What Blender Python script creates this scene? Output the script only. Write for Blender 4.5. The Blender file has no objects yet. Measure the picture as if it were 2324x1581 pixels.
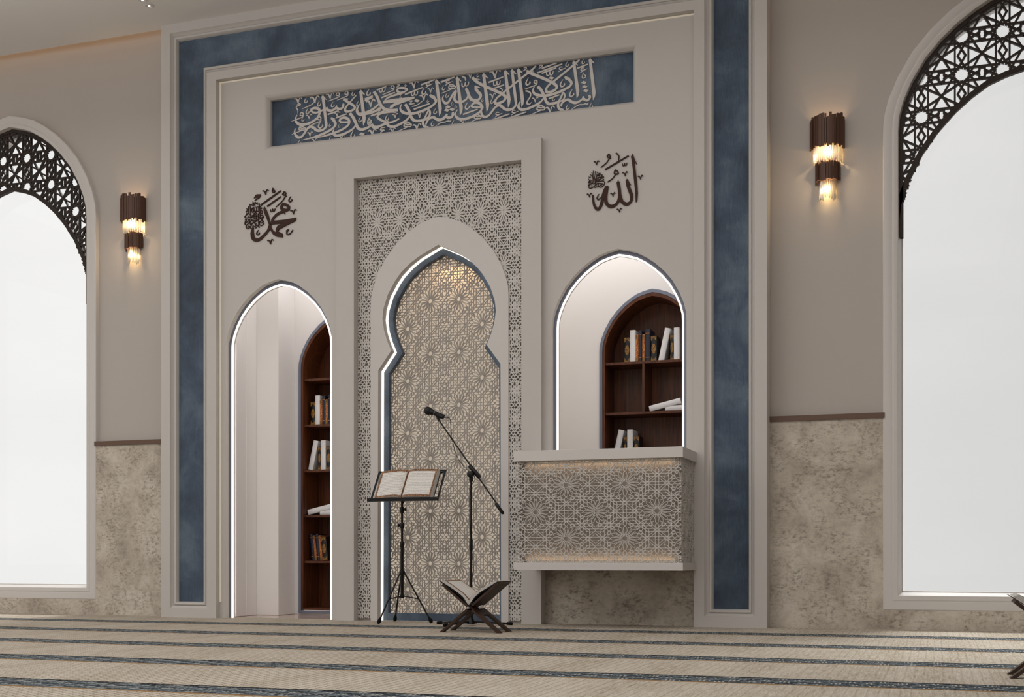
import bpy, math, random
from mathutils import Vector, Matrix
from mathutils.geometry import tessellate_polygon
random.seed(5)
COL = bpy.context.scene.collection
PI = math.pi
# ---------------------------------------------------------------- camera maths
FPX = 2788.0; TH = math.atan(963/2788.0); DIST = 8.92; CH = 0.5; HY = 1264.3; X0 = 3.63
cT, sT = math.cos(TH), math.sin(TH)
def at(px, py, Y):
    """point of the plane y=Y seen at photo pixel px,py"""
    a = (px-1162)/FPX
    Z = (Y+DIST)/(cT+a*sT)
    return Vector((X0+Z*(-sT+a*cT), Y, CH+(HY-py)/FPX*Z))
# ---------------------------------------------------------------- mesh helpers
class MB:
    def __init__(s): s.v = []; s.f = []; s.mi = []
    def add(s, vs, fs, mi=0):
        b = len(s.v); s.v += [tuple(p) for p in vs]
        for f in fs: s.f.append([b+i for i in f]); s.mi.append(mi)
    def box(s, x0, x1, y0, y1, z0, z1, mi=0):
        s.add([(x0,y0,z0),(x1,y0,z0),(x1,y1,z0),(x0,y1,z0),(x0,y0,z1),(x1,y0,z1),(x1,y1,z1),(x0,y1,z1)],
              [(0,3,2,1),(4,5,6,7),(0,1,5,4),(1,2,6,5),(2,3,7,6),(3,0,4,7)], mi)
    def obox(s, c, ax, ay, az, mi=0):
        """oriented box: centre, three half-axis vectors"""
        c = Vector(c); ax = Vector(ax); ay = Vector(ay); az = Vector(az)
        P = [c+i*ax+j*ay+k*az for k in (-1,1) for (i,j) in ((-1,-1),(1,-1),(1,1),(-1,1))]
        s.add(P, [(0,3,2,1),(4,5,6,7),(0,1,5,4),(1,2,6,5),(2,3,7,6),(3,0,4,7)], mi)
    def tube(s, pts, r, n=10, caps=True, mi=0):
        pts = [Vector(p) for p in pts]
        rs = r if isinstance(r, (list, tuple)) else [r]*len(pts)
        vs = []; prev = None
        for i, p in enumerate(pts):
            t = (pts[min(i+1, len(pts)-1)]-pts[max(i-1, 0)]).normalized()
            u = t.orthogonal().normalized() if prev is None else (prev-t*prev.dot(t)).normalized()
            prev = u; w = t.cross(u)
            for k in range(n):
                a = 2*PI*k/n; vs.append(p+rs[i]*(math.cos(a)*u+math.sin(a)*w))
        fs = []
        for i in range(len(pts)-1):
            for k in range(n):
                fs.append((i*n+k, i*n+(k+1) % n, (i+1)*n+(k+1) % n, (i+1)*n+k))
        if caps:
            fs.append(tuple(reversed(range(n)))); fs.append(tuple(range((len(pts)-1)*n, len(pts)*n)))
        s.add(vs, fs, mi)
    def lathe(s, prof, c, axis=(0,0,1), n=20, mi=0):
        """prof: list of (r, t) along the axis"""
        c = Vector(c); a = Vector(axis).normalized(); u = a.orthogonal().normalized(); w = a.cross(u)
        vs = []; fs = []
        for r, t in prof:
            for k in range(n):
                g = 2*PI*k/n; vs.append(c+a*t+r*(math.cos(g)*u+math.sin(g)*w))
        for i in range(len(prof)-1):
            for k in range(n): fs.append((i*n+k, i*n+(k+1) % n, (i+1)*n+(k+1) % n, (i+1)*n+k))
        fs.append(tuple(reversed(range(n)))); fs.append(tuple(range((len(prof)-1)*n, len(prof)*n)))
        s.add(vs, fs, mi)
    def slab(s, loops, y0, y1, mi=0, back=True):
        """flat plate in the XZ plane with holes; loops of (x,z), first is the outline; y0 front, y1 back"""
        tri = tessellate_polygon([[Vector((p[0], p[1], 0)) for p in L] for L in loops])
        flat = [p for L in loops for p in L]; n = len(flat)
        vs = [(p[0], y0, p[1]) for p in flat]+[(p[0], y1, p[1]) for p in flat]
        fs = []
        for t in tri:
            a, b, c = t
            A, B, Cc = flat[a], flat[b], flat[c]
            ar = (B[0]-A[0])*(Cc[1]-A[1])-(B[1]-A[1])*(Cc[0]-A[0])
            if ar < 0: a, c = c, a
            fs.append((a, b, c))
            if back: fs.append((c+n, b+n, a+n))
        o = 0
        for L in loops:
            m = len(L)
            ar = sum(L[i][0]*L[(i+1) % m][1]-L[(i+1) % m][0]*L[i][1] for i in range(m))
            hole = L is not loops[0]
            for i in range(m):
                j = (i+1) % m
                q = (o+i, o+j, o+j+n, o+i+n)
                if (ar > 0) == hole: fs.append(q)
                else: fs.append(tuple(reversed(q)))
            o += m
        s.add(vs, fs, mi)
    def sweep(s, path, prof, closed=True, widths=None, mi=0):
        """moulding: profile (d,y) swept round an XZ path; d = offset to the left of travel times edge width"""
        m = len(path); ne = m if closed else m-1
        W = widths or [1.0]*ne
        def nrm(i):
            a = path[i % m]; b = path[(i+1) % m]; dx = b[0]-a[0]; dz = b[1]-a[1]; l = math.hypot(dx, dz)
            return (-dz/l, dx/l)
        rings = []
        for d, y in prof:
            ring = []
            for i in range(m):
                e1 = (i-1) % m if closed else max(i-1, 0); e2 = i if closed else min(i, ne-1)
                n1 = nrm(e1); n2 = nrm(e2); d1 = d*W[e1]; d2 = d*W[e2]
                det = n1[0]*n2[1]-n1[1]*n2[0]
                if abs(det) < 1e-4: ox, oz = n1[0]*(d1+d2)/2, n1[1]*(d1+d2)/2
                else: ox = (d1*n2[1]-d2*n1[1])/det; oz = (n1[0]*d2-n2[0]*d1)/det
                ring.append((path[i][0]+ox, y, path[i][1]+oz))
            rings.append(ring)
        vs = [p for r in rings for p in r]; fs = []
        for k in range(len(prof)-1):
            for i in range(ne):
                j = (i+1) % m; fs.append((k*m+i, k*m+j, (k+1)*m+j, (k+1)*m+i))
        s.add(vs, fs, mi)
    def build(s, name, mats, parent=None, smooth=False, recalc=True, bevel=0.0):
        me = bpy.data.meshes.new(name); me.from_pydata(s.v, [], s.f)
        mats = mats if isinstance(mats, (list, tuple)) else [mats]
        for m in mats: me.materials.append(m)
        if len(mats) > 1: me.polygons.foreach_set('material_index', s.mi)
        if recalc:
            import bmesh
            bm = bmesh.new(); bm.from_mesh(me); bmesh.ops.recalc_face_normals(bm, faces=bm.faces); bm.to_mesh(me); bm.free()
        if smooth:
            me.polygons.foreach_set('use_smooth', [True]*len(me.polygons))
            me.set_sharp_from_angle(angle=math.radians(35))
        me.update()
        o = bpy.data.objects.new(name, me); COL.objects.link(o)
        if parent is not None: o.parent = parent
        if bevel:
            b = o.modifiers.new('bevel', 'BEVEL'); b.width = bevel; b.segments = 2; b.limit_method = 'ANGLE'
            b.harden_normals = False
        return o
def tag(o, label=None, cat=None, group=None, kind=None):
    if label: o['label'] = label
    if cat: o['category'] = cat
    if group: o['group'] = group
    if kind: o['kind'] = kind
    return o
def thing(name, label, cat, loc=(0,0,0), group=None):
    o = bpy.data.objects.new(name, None); o.empty_display_size = .1; COL.objects.link(o); o.location = loc
    return tag(o, label, cat, group)
def struct(o): o['kind'] = 'structure'; return o
def setting(name, loc=(0,0,0)):
    o = bpy.data.objects.new(name, None); o.empty_display_size = .1; COL.objects.link(o); o.location = loc
    o['kind'] = 'structure'; return o
def dup(root, loc=None, label=None, group=None):
    r = root.copy(); COL.objects.link(r)
    if loc is not None: r.location = loc
    if label: r['label'] = label
    if group: r['group'] = group
    def rec(src, dst):
        for ch in list(src.children):
            c = ch.copy(); COL.objects.link(c); c.parent = dst; c.matrix_parent_inverse = ch.matrix_parent_inverse.copy(); rec(ch, c)
    rec(root, r)
    return r
# ---------------------------------------------------------------- materials
def lin(r, g, b):
    f = lambda c: ((c/255+.055)/1.055)**2.4 if c > 10 else c/255/12.92
    return (f(r), f(g), f(b), 1)
def mat(name, col=(.5,.5,.5,1), rough=.6, metal=0.0, emit=None, es=0.0, spec=.5):
    m = bpy.data.materials.new(name); m.use_nodes = True
    b = m.node_tree.nodes['Principled BSDF']
    b.inputs['Base Color'].default_value = col; b.inputs['Roughness'].default_value = rough
    b.inputs['Metallic'].default_value = metal; b.inputs['Specular IOR Level'].default_value = spec
    if emit: b.inputs['Emission Color'].default_value = emit; b.inputs['Emission Strength'].default_value = es
    return m
def nodes(m): return m.node_tree.nodes, m.node_tree.links, m.node_tree.nodes['Principled BSDF']
def texco(m, scale=(1,1,1), rot=(0,0,0)):
    N, L, b = nodes(m)
    t = N.new('ShaderNodeTexCoord'); mp = N.new('ShaderNodeMapping')
    mp.inputs['Scale'].default_value = scale; mp.inputs['Rotation'].default_value = rot
    L.new(t.outputs['Object'], mp.inputs['Vector']); return mp
def noise(m, src, sc, det=4, rough=.55, dist=0.0):
    N, L, b = nodes(m); n = N.new('ShaderNodeTexNoise')
    n.inputs['Scale'].default_value = sc; n.inputs['Detail'].default_value = det
    n.inputs['Roughness'].default_value = rough; n.inputs['Distortion'].default_value = dist
    L.new(src.outputs[0], n.inputs['Vector']); return n
def ramp(m, src, stops):
    N, L, b = nodes(m); r = N.new('ShaderNodeValToRGB'); e = r.color_ramp.elements
    while len(e) < len(stops): e.new(.5)
    for i, (p, c) in enumerate(stops): e[i].position = p; e[i].color = c
    L.new(src, r.inputs[0]); return r
def mixc(m, fac, a, b_, mode='MIX'):
    N, L, b = nodes(m); x = N.new('ShaderNodeMix'); x.data_type = 'RGBA'; x.blend_type = mode
    for s_, v in ((x.inputs[0], fac), (x.inputs[6], a), (x.inputs[7], b_)):
        if hasattr(v, 'is_linked'): L.new(v, s_)
        else: s_.default_value = v
    return x.outputs[2]
def bump(m, h, strength=.2, dist=.01):
    N, L, b = nodes(m); x = N.new('ShaderNodeBump'); x.inputs['Strength'].default_value = strength
    x.inputs['Distance'].default_value = dist; L.new(h, x.inputs['Height']); L.new(x.outputs[0], b.inputs['Normal'])
def math_(m, op, a, b_=None, c_=None):
    N, L, b = nodes(m); x = N.new('ShaderNodeMath'); x.operation = op
    for i, v in enumerate((a, b_, c_)):
        if v is None: continue
        if hasattr(v, 'is_linked'): L.new(v, x.inputs[i])
        else: x.inputs[i].default_value = v
    return x.outputs[0]

def paint(name, c, rough=.55):
    m = mat(name, c, rough, spec=.35); N, L, b = nodes(m)
    n = noise(m, texco(m), 1.4, 3); n2 = noise(m, texco(m), 260, 2)
    k = tuple(x*.955 for x in c[:3])+(1,)
    L.new(mixc(m, n.outputs[0], c, k), b.inputs['Base Color']); bump(m, n2.outputs[0], .05, .001); return m
M = {}
M['cream'] = paint('cream_paint', lin(198,193,188))
M['white'] = paint('warm_white_paint', lin(208,203,199), .45)
M['wallp'] = paint('beige_wall_paint', lin(184,176,169), .7)
M['ceil'] = paint('ceiling_paint', lin(226,222,218), .7)
M['inner'] = paint('corridor_paint', lin(231,228,227), .6)
M['latt'] = mat('lattice_paint', lin(203,198,192), .5)
M['screen'] = mat('shaded_screen_paint', lin(168,159,150), .55)  # darker than the lattice paint: recess shade put into the colour
M['black'] = mat('black_metal', lin(12,12,12), .38, spec=.3)
M['rubber'] = mat('black_rubber', lin(9,9,9), .8, spec=.2)
M['grille'] = mat('dark_grille', lin(28,28,29), .55, .3)
M['silver'] = mat('silver_metal', lin(150,150,150), .3, 1)
M['led'] = mat('led_strip', lin(255,250,240), .5, emit=lin(255,244,226), es=1.5)
M['corrfill'] = mat('corridor_fill_glow', lin(255,250,244), .5, emit=lin(255,247,238), es=3.2)
M['led2'] = mat('dim_led_strip', lin(224,217,205), .5, emit=lin(255,236,205), es=.14)
M['bulb'] = mat('warm_bulb', lin(255,230,180), .5, emit=lin(255,214,140), es=120)
M['spot'] = mat('downlight_lens', lin(255,255,255), .5, emit=lin(255,248,238), es=40)
M['brown'] = mat('dado_cap_brown', lin(98,72,56), .45)
M['backlit'] = mat('backlit_panel', lin(204,194,178), .6, emit=lin(255,240,222), es=.33)
M['balcback'] = paint('balcony_back_paint', lin(186,176,167), .6)
M['page'] = mat('page_paper', lin(225,221,216), .7)
M['edge'] = mat('page_edges', lin(188,184,178), .8)
M['whitecover'] = mat('white_book_cover', lin(226,224,226), .45)
M['navy'] = mat('navy_cover', lin(16,22,44), .45)
M['letter'] = mat('cream_letters', lin(204,197,191), .5)
M['bronze'] = mat('bronze_letters', lin(54,24,11), .5, .05, spec=.25)
M['slat'] = mat('brown_metal_slat', lin(84,56,42), .5, .25)
M['gold'] = mat('gold_edge', lin(220,160,60), .3, .9)
# crystal
def glassy(name, col, rough, ior, thin):
    m = bpy.data.materials.new(name); m.use_nodes = True; N = m.node_tree.nodes; L = m.node_tree.links
    N.clear(); o = N.new('ShaderNodeOutputMaterial'); t = N.new('ShaderNodeBsdfTransparent'); g = N.new('ShaderNodeBsdfGlossy')
    g.inputs['Roughness'].default_value = rough; t.inputs['Color'].default_value = col
    f = N.new('ShaderNodeFresnel'); f.inputs['IOR'].default_value = ior; x = N.new('ShaderNodeMixShader')
    if thin: L.new(f.outputs[0], x.inputs[0])
    else:
        mx = N.new('ShaderNodeMath'); mx.operation = 'ADD'; mx.inputs[1].default_value = .22
        L.new(f.outputs[0], mx.inputs[0]); L.new(mx.outputs[0], x.inputs[0])
    first = t.outputs[0]
    if not thin:
        tl = N.new('ShaderNodeBsdfTranslucent'); tl.inputs['Color'].default_value = (1,.97,.9,1); x2 = N.new('ShaderNodeMixShader'); x2.inputs[0].default_value = .5
        L.new(first, x2.inputs[1]); L.new(tl.outputs[0], x2.inputs[2]); first = x2.outputs[0]
    L.new(first, x.inputs[1]); L.new(g.outputs[0], x.inputs[2]); L.new(x.outputs[0], o.inputs[0]); return m
M['pane'] = glassy('window_glass', (.98,.985,.985,1), .0, 1.18, True)
M['crystal'] = glassy('crystal_rod', (1,.97,.9,1), .12, 1.5, False)
# blue plaster
def plaster():
    m = mat('blue_plaster', lin(60,72,92), .5, spec=.5); N, L, b = nodes(m)
    t = texco(m); n = noise(m, t, 2.2, 7, .62, .4); r = ramp(m, n.outputs[0], [(.3, lin(52,63,80)), (.5, lin(74,90,110)), (.7, lin(108,124,140))])
    s = noise(m, t, 420, 2, .6); r2 = ramp(m, s.outputs[0], [(.62, (0,0,0,1)), (.74, (1,1,1,1))])
    st = noise(m, texco(m, (9,9,2.2), (0,.7,0)), 7, 5, .7, 1.2)
    c = mixc(m, math_(m, 'MULTIPLY', r2.outputs[0], .55), r.outputs[0], lin(150,165,178))
    L.new(c, b.inputs['Base Color'])
    h = math_(m, 'ADD', math_(m, 'MULTIPLY', st.outputs[0], 1.0), math_(m, 'MULTIPLY', s.outputs[0], .25))
    bump(m, h, .8, .012); return m
M['blue'] = plaster()
M['trimblue'] = mat('grey_blue_trim', lin(112,117,134), .6)
def stone():
    m = mat('travertine_dado', lin(180,168,150), .7, spec=.3); N, L, b = nodes(m)
    t = texco(m); n = noise(m, t, 3.2, 9, .72, .3); r = ramp(m, n.outputs[0], [(.3, lin(152,141,129)), (.5, lin(194,184,170)), (.7, lin(216,208,196))])
    f = noise(m, texco(m, (1,1,1.6)), 26, 8, .8); r2 = ramp(m, f.outputs[0], [(.36, (1,1,1,1)), (.52, (0,0,0,1))])
    g = noise(m, t, 5.0, 4, .6, .5); r4 = ramp(m, g.outputs[0], [(.4, (1,1,1,1)), (.62, (.12,.12,.12,1))])
    p = noise(m, t, 11, 3, .6, .6); r3 = ramp(m, p.outputs[0], [(.25, (1,1,1,1)), (.32, (0,0,0,1))])
    k = math_(m, 'MULTIPLY', r2.outputs[0], r4.outputs[0])
    c = mixc(m, math_(m, 'MULTIPLY', k, .95), r.outputs[0], lin(104,92,78))
    pits = math_(m, 'MULTIPLY', r3.outputs[0], r2.outputs[0])
    c = mixc(m, math_(m, 'MULTIPLY', pits, .85), c, lin(66,56,48))
    L.new(c, b.inputs['Base Color']); bump(m, f.outputs[0], .15, .003); return m
M['stone'] = stone()
def wood(name, c1, c2, rough=.45, sc=(26,26,1.2), bs=.1):
    m = mat(name, c1, rough, spec=.35); N, L, b = nodes(m)
    n = noise(m, texco(m, sc), 2.2, 6, .6, .6); r = ramp(m, n.outputs[0], [(.3, c1), (.7, c2)])
    L.new(r.outputs[0], b.inputs['Base Color']); bump(m, n.outputs[0], bs, .003); return m
M['walnut'] = wood('walnut_wood', lin(50,23,9), lin(104,55,25))
M['screenwood'] = wood('dark_wood_screen', lin(24,13,5), lin(44,26,11), .55)
M['standwood'] = wood('book_stand_wood', lin(40,25,16), lin(66,43,29), .5, (2,26,26))
M['corrfloor'] = wood('polished_floor', lin(178,150,136), lin(192,168,154), .12, (3,3,3), .0)
def carpet():
    m = mat('striped_prayer_carpet', lin(170,156,138), .95, spec=.1); N, L, b = nodes(m)
    tc = N.new('ShaderNodeTexCoord'); sp = N.new('ShaderNodeSeparateXYZ'); L.new(tc.outputs['Object'], sp.inputs[0])
    wob = noise(m, texco(m, (1,1,1)), 1.3, 2); wv = math_(m, 'MULTIPLY', math_(m, 'SUBTRACT', wob.outputs[0], .5), .02)
    y = math_(m, 'ADD', sp.outputs[1], wv)
    f = math_(m, 'FRACT', math_(m, 'ADD', math_(m, 'DIVIDE', math_(m, 'ADD', y, .82), 1.02), .5+20))   # .5 = band centre
    d = math_(m, 'MULTIPLY', math_(m, 'SUBTRACT', f, .5), 1.02)                                   # metres from band centre, + = towards the wall
    ad = math_(m, 'ABSOLUTE', d)
    band = math_(m, 'LESS_THAN', ad, .125)
    # field: cream threads running towards the wall, patchy weave
    s1 = noise(m, texco(m, (90,7,1)), 1.0, 5, .8); s2 = noise(m, texco(m, (4.2,.8,1)), 1.0, 4, .65); s3 = noise(m, texco(m, (190,120,1)), 1.0, 2, .6)
    s4 = noise(m, texco(m, (28,2.6,1)), 1.0, 5, .7)
    fld = ramp(m, s1.outputs[0], [(.34, lin(150,137,120)), (.5, lin(182,172,156)), (.66, lin(206,199,186))])
    pt = ramp(m, s2.outputs[0], [(.38, (0,0,0,1)), (.62, (1,1,1,1))])
    c = mixc(m, math_(m, 'MULTIPLY', pt.outputs[0], .35), fld.outputs[0], lin(216,210,200))
    c = mixc(m, math_(m, 'MULTIPLY', ramp(m, s4.outputs[0], [(.52, (0,0,0,1)), (.72, (1,1,1,1))]).outputs[0], .3), c, lin(164,146,128))
    fx = math_(m, 'FRACT', math_(m, 'MULTIPLY', sp.outputs[0], 26.0)); th = math_(m, 'LESS_THAN', fx, .2)
    row = math_(m, 'FLOOR', math_(m, 'MULTIPLY', sp.outputs[0], 26.0))
    fy = math_(m, 'FRACT', math_(m, 'ADD', math_(m, 'MULTIPLY', sp.outputs[1], 52.0), math_(m, 'MULTIPLY', row, .5))); th = math_(m, 'MULTIPLY', th, math_(m, 'LESS_THAN', fy, .74))
    xf_ = N.new('ShaderNodeMapRange'); xf_.inputs['From Min'].default_value = .8; xf_.inputs['From Max'].default_value = 2.6; xf_.inputs['To Min'].default_value = 1.0; xf_.inputs['To Max'].default_value = .22; L.new(sp.outputs[0], xf_.inputs[0])
    c = mixc(m, math_(m, 'MULTIPLY', th, xf_.outputs[0]), c, lin(92,68,52))
    c = mixc(m, math_(m, 'MULTIPLY', ramp(m, s3.outputs[0], [(.48, (0,0,0,1)), (.75, (1,1,1,1))]).outputs[0], .55), c, lin(120,102,86))
    # blue band: braided dashes
    b1 = noise(m, texco(m, (9,46,1)), 1.0, 4, .8); b2 = noise(m, texco(m, (60,60,1)), 1.0, 2)
    bc = ramp(m, b1.outputs[0], [(.36, lin(10,12,16)), (.45, lin(26,36,44)), (.51, lin(112,124,130)), (.56, lin(50,62,70)), (.62, lin(158,150,142)), (.68, lin(64,84,98))])
    dg = math_(m, 'FRACT', math_(m, 'ADD', math_(m, 'MULTIPLY', sp.outputs[0], 5.0), math_(m, 'MULTIPLY', math_(m, 'FLOOR', math_(m, 'MULTIPLY', d, 28.0)), .37)))
    dk = math_(m, 'MULTIPLY', math_(m, 'LESS_THAN', dg, .34), .75)
    bc = mixc(m, dk, bc.outputs[0], lin(14,22,34))
    fs_ = math_(m, 'MULTIPLY', math_(m, 'LESS_THAN', math_(m, 'FRACT', math_(m, 'MULTIPLY', sp.outputs[0], 60.0)), .4), math_(m, 'GREATER_THAN', dg, .8))
    bc = mixc(m, math_(m, 'MULTIPLY', fs_, .8), bc, lin(196,190,178))
    bc = mixc(m, ramp(m, b2.outputs[0], [(.56, (0,0,0,1)), (.66, (1,1,1,1))]).outputs[0], bc, lin(150,158,164))
    c = mixc(m, band, c, bc)
    blk = math_(m, 'MULTIPLY', math_(m, 'GREATER_THAN', d, .104), math_(m, 'LESS_THAN', d, .126)); c = mixc(m, blk, c, lin(12,12,14))
    br = math_(m, 'MULTIPLY', math_(m, 'LESS_THAN', d, -.112), math_(m, 'GREATER_THAN', d, -.142)); c = mixc(m, br, c, lin(142,112,74))
    L.new(c, b.inputs['Base Color']); bump(m, s3.outputs[0], .5, .006); return m
M['carpet'] = carpet()
def mapuv_text():
    """page print: rows of small dark strokes; object x across, y down the page"""
    m = mat('printed_page', lin(226,222,216), .7); N, L, b = nodes(m)
    tc = N.new('ShaderNodeTexCoord'); sp = N.new('ShaderNodeSeparateXYZ'); L.new(tc.outputs['UV'], sp.inputs[0])
    fy = math_(m, 'FRACT', math_(m, 'MULTIPLY', sp.outputs[1], 15.0))
    row = math_(m, 'MULTIPLY', math_(m, 'GREATER_THAN', fy, .25), math_(m, 'LESS_THAN', fy, .75))
    mp = N.new('ShaderNodeMapping'); mp.inputs['Scale'].default_value = (46, 64, 1); L.new(tc.outputs['UV'], mp.inputs['Vector'])
    n = noise(m, mp, 1.0, 3, .7); ink = ramp(m, n.outputs[0], [(.5, (0,0,0,1)), (.56, (1,1,1,1))])
    k = math_(m, 'MULTIPLY', math_(m, 'MULTIPLY', row, ink.outputs[0]), .8)
    c = mixc(m, k, lin(226,222,216), lin(70,60,50)); L.new(c, b.inputs['Base Color']); return m
M['print'] = mapuv_text()
def ornate(name, a, c2, c3, sc):
    m = mat(name, a, .45); N, L, b = nodes(m); n = noise(m, texco(m), sc, 3, .6)
    r = ramp(m, n.outputs[0], [(.42, a), (.5, c2), (.62, c3)]); L.new(r.outputs[0], b.inputs['Base Color']); return m
M['border'] = ornate('page_border', lin(56,28,16), lin(118,66,36), lin(186,146,100), 190)
M['goldorn'] = ornate('gold_ornament', lin(70,44,10), lin(176,124,34), lin(34,20,6), 150)
M['redgold'] = ornate('red_gold_spine', lin(128,48,16), lin(186,110,48), lin(200,140,76), 90)
M['blackcover'] = mat('black_cover', lin(10,9,8), .45)
# ---------------------------------------------------------------- shapes
ARCH_TAB = [(1,1),(.993,.89),(.96,.77),(.895,.625),(.79,.46),(.67,.33),(.54,.22),(.41,.135),(.285,.07),(.15,.03),(0,0)]
def arch(cx, w, zs, za, n=0, z0=0.0):
    """pointed, slightly faceted arch; counter-clockwise from bottom left"""
    r = za-zs; half = [(w*d, za-r*t) for d, t in ARCH_TAB]
    return [(cx-w, z0), (cx+w, z0)]+[(cx+x, z) for x, z in half]+[(cx-x, z) for x, z in reversed(half[:-1])]
def inset(path, d, closed=True):
    """true parallel offset of an outline (positive = to the left of travel)"""
    m = len(path); out = []
    def nr(i):
        a = path[i % m]; b = path[(i+1) % m]; dx = b[0]-a[0]; dz = b[1]-a[1]; l = math.hypot(dx, dz); return (-dz/l, dx/l)
    for i in range(m):
        n1 = nr(i-1); n2 = nr(i); det = n1[0]*n2[1]-n1[1]*n2[0]
        if abs(det) < 1e-4: ox, oz = n1[0]*d, n1[1]*d
        else: ox = (d*n2[1]-d*n1[1])/det; oz = (n1[0]*d-n2[0]*d)/det
        out.append((path[i][0]+ox, path[i][1]+oz))
    return out
def seg_clip(seg, poly):
    """parts of a segment inside a polygon"""
    (x1, y1), (x2, y2) = seg; dx = x2-x1; dy = y2-y1; ts = [0.0, 1.0]; n = len(poly)
    for i in range(n):
        ax, ay = poly[i]; bx, by = poly[(i+1) % n]; ex = bx-ax; ey = by-ay
        den = dx*ey-dy*ex
        if abs(den) < 1e-12: continue
        t = ((ax-x1)*ey-(ay-y1)*ex)/den; u = ((ax-x1)*dy-(ay-y1)*dx)/den
        if 0 < t < 1 and 0 <= u <= 1: ts.append(t)
    ts.sort(); out = []
    for a, b in zip(ts, ts[1:]):
        if b-a < 1e-6: continue
        m_ = (a+b)/2
        if inside((x1+dx*m_, y1+dy*m_), poly): out.append(((x1+dx*a, y1+dy*a), (x1+dx*b, y1+dy*b)))
    return out
def inside(p, poly):
    x, y = p; c = False; n = len(poly); j = n-1
    for i in range(n):
        xi, yi = poly[i]; xj, yj = poly[j]
        if (yi > y) != (yj > y) and x < (xj-xi)*(y-yi)/(yj-yi)+xi: c = not c
        j = i
    return c
def bars(mb, segs, w, y0, y1, fn=None):
    """thin bars along 2D segments, front y0 back y1"""
    fn = fn or (lambda x, y, z: (x, y, z))
    ya = y0
    for k, (a, b) in enumerate(segs):
        y0 = ya-.0022*((k*.6180339887) % 1)
        dx = b[0]-a[0]; dz = b[1]-a[1]; l = math.hypot(dx, dz)
        if l < 1e-4: continue
        nx, nz = -dz/l*w/2, dx/l*w/2; ex, ez = dx/l*w*.35, dz/l*w*.35
        P = [(a[0]-ex+nx, a[1]-ez+nz), (a[0]-ex-nx, a[1]-ez-nz), (b[0]+ex-nx, b[1]+ez-nz), (b[0]+ex+nx, b[1]+ez+nz)]
        vs = [fn(p[0], y0, p[1]) for p in P]+[fn(p[0], y1, p[1]) for p in P]
        mb.add(vs, [(0,1,2,3), (0,3,7,4), (2,1,5,6)])
# --- rosette pattern: sixteen-petal rosettes alternating with squares
def chain(L, pts, closed=True):
    n = len(pts)
    for i in range(n if closed else n-1): L.append((pts[i], pts[(i+1) % n]))
def rosette_cell():
    R = []; S = []; T = []
    hub = [(.095*math.cos(2*PI*k/16), .095*math.sin(2*PI*k/16)) for k in range(16)]; chain(R, hub)
    for k in range(16):
        a = 2*PI*k/16; ca, sa = math.cos(a), math.sin(a)
        rot = lambda p: (p[0]*ca-p[1]*sa, p[0]*sa+p[1]*ca)
        q = [rot(p) for p in ((.115,.0),(.20,.026),(.38,.052),(.42,.04),(.455,0),(.42,-.04),(.38,-.052),(.20,-.026))]; chain(R, q)
        h = .5*2*PI/16
        if k % 2 == 0:
            for sg in (-1, 1):
                a2 = a+sg*math.radians(21); rr = .535
                cx, cy = rr*math.cos(a2), rr*math.sin(a2)
                chain(R, [(cx+.058*math.cos(PI/3*j+a2), cy+.058*math.sin(PI/3*j+a2)) for j in range(6)])
            L2 = .66 if k % 4 == 0 else .60
            chain(R, [rot(p) for p in ((.455,0),(.5,.052),(L2-.04,.052),(L2,0),(L2-.04,-.052),(.5,-.052))])
    for q in range(4):
        a = PI/2*q; ca, sa = round(math.cos(a)), round(math.sin(a))
        rot = lambda p: (p[0]*ca-p[1]*sa, p[0]*sa+p[1]*ca)
        for p1, p2 in [((.355,-.355),(.355,.355)), ((.25,-.355),(.25,.355)), ((.055,0),(.055,.34)), ((-.055,0),(-.055,.34)),
                       ((0,.25),(.25,0)), ((0,.36),(.36,0)), ((0,.25),(-.17,.42)), ((0,.25),(.17,.42)), ((0,.36),(-.11,.47)), ((0,.36),(.11,.47)),
                       ((.17,.42),(.16,.47)), ((.11,.47),(.16,.47)), ((-.17,.42),(-.16,.47)), ((-.11,.47),(-.16,.47)),
                       ((.25,.31),(.42,.46)), ((.31,.25),(.46,.42)), ((.25,.2),(.2,.25))]:
            S.append((rot(p1), rot(p2)))
    chain(S, [(.06*math.cos(PI/4*j+PI/8), .06*math.sin(PI/4*j+PI/8)) for j in range(8)])
    for q in range(4):
        a = PI/4*q; ca, sa = math.cos(a), math.sin(a); rot = lambda p: (p[0]*ca-p[1]*sa, p[0]*sa+p[1]*ca)
        e = .245 if q % 2 == 0 else .20
        chain(T, [rot(p) for p in ((e,0),(e-.045,.05),(-e+.045,.05),(-e,0),(-e+.045,-.05),(e-.045,-.05))])
    return R, S, T
ROS, SQR, STA = rosette_cell()
def rosette_segments(u0, u1, v0, v1):
    out = []
    for i in range(int(math.floor(u0))-1, int(math.ceil(u1))+2):
        for j in range(int(math.floor(v0))-1, int(math.ceil(v1))+2):
            for L, ox, oy in (((ROS if (i+j) % 2 == 0 else SQR), 0, 0), (STA, .5, .5)):
                for a, b in L:
                    p = (a[0]+i+ox, a[1]+j+oy); q = (b[0]+i+ox, b[1]+j+oy)
                    if max(p[0], q[0]) < u0 or min(p[0], q[0]) > u1: continue
                    if max(p[1], q[1]) < v0 or min(p[1], q[1]) > v1: continue
                    # clip to u range
                    if p[0] > q[0]: p, q = q, p
                    if p[0] < u0:
                        t = (u0-p[0])/(q[0]-p[0]); p = (u0, p[1]+t*(q[1]-p[1]))
                    if q[0] > u1:
                        t = (u1-p[0])/(q[0]-p[0]) if q[0] > p[0] else 0; q = (u1, p[1]+t*(q[1]-p[1]))
                    out.append((p, q))
    return out
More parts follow.
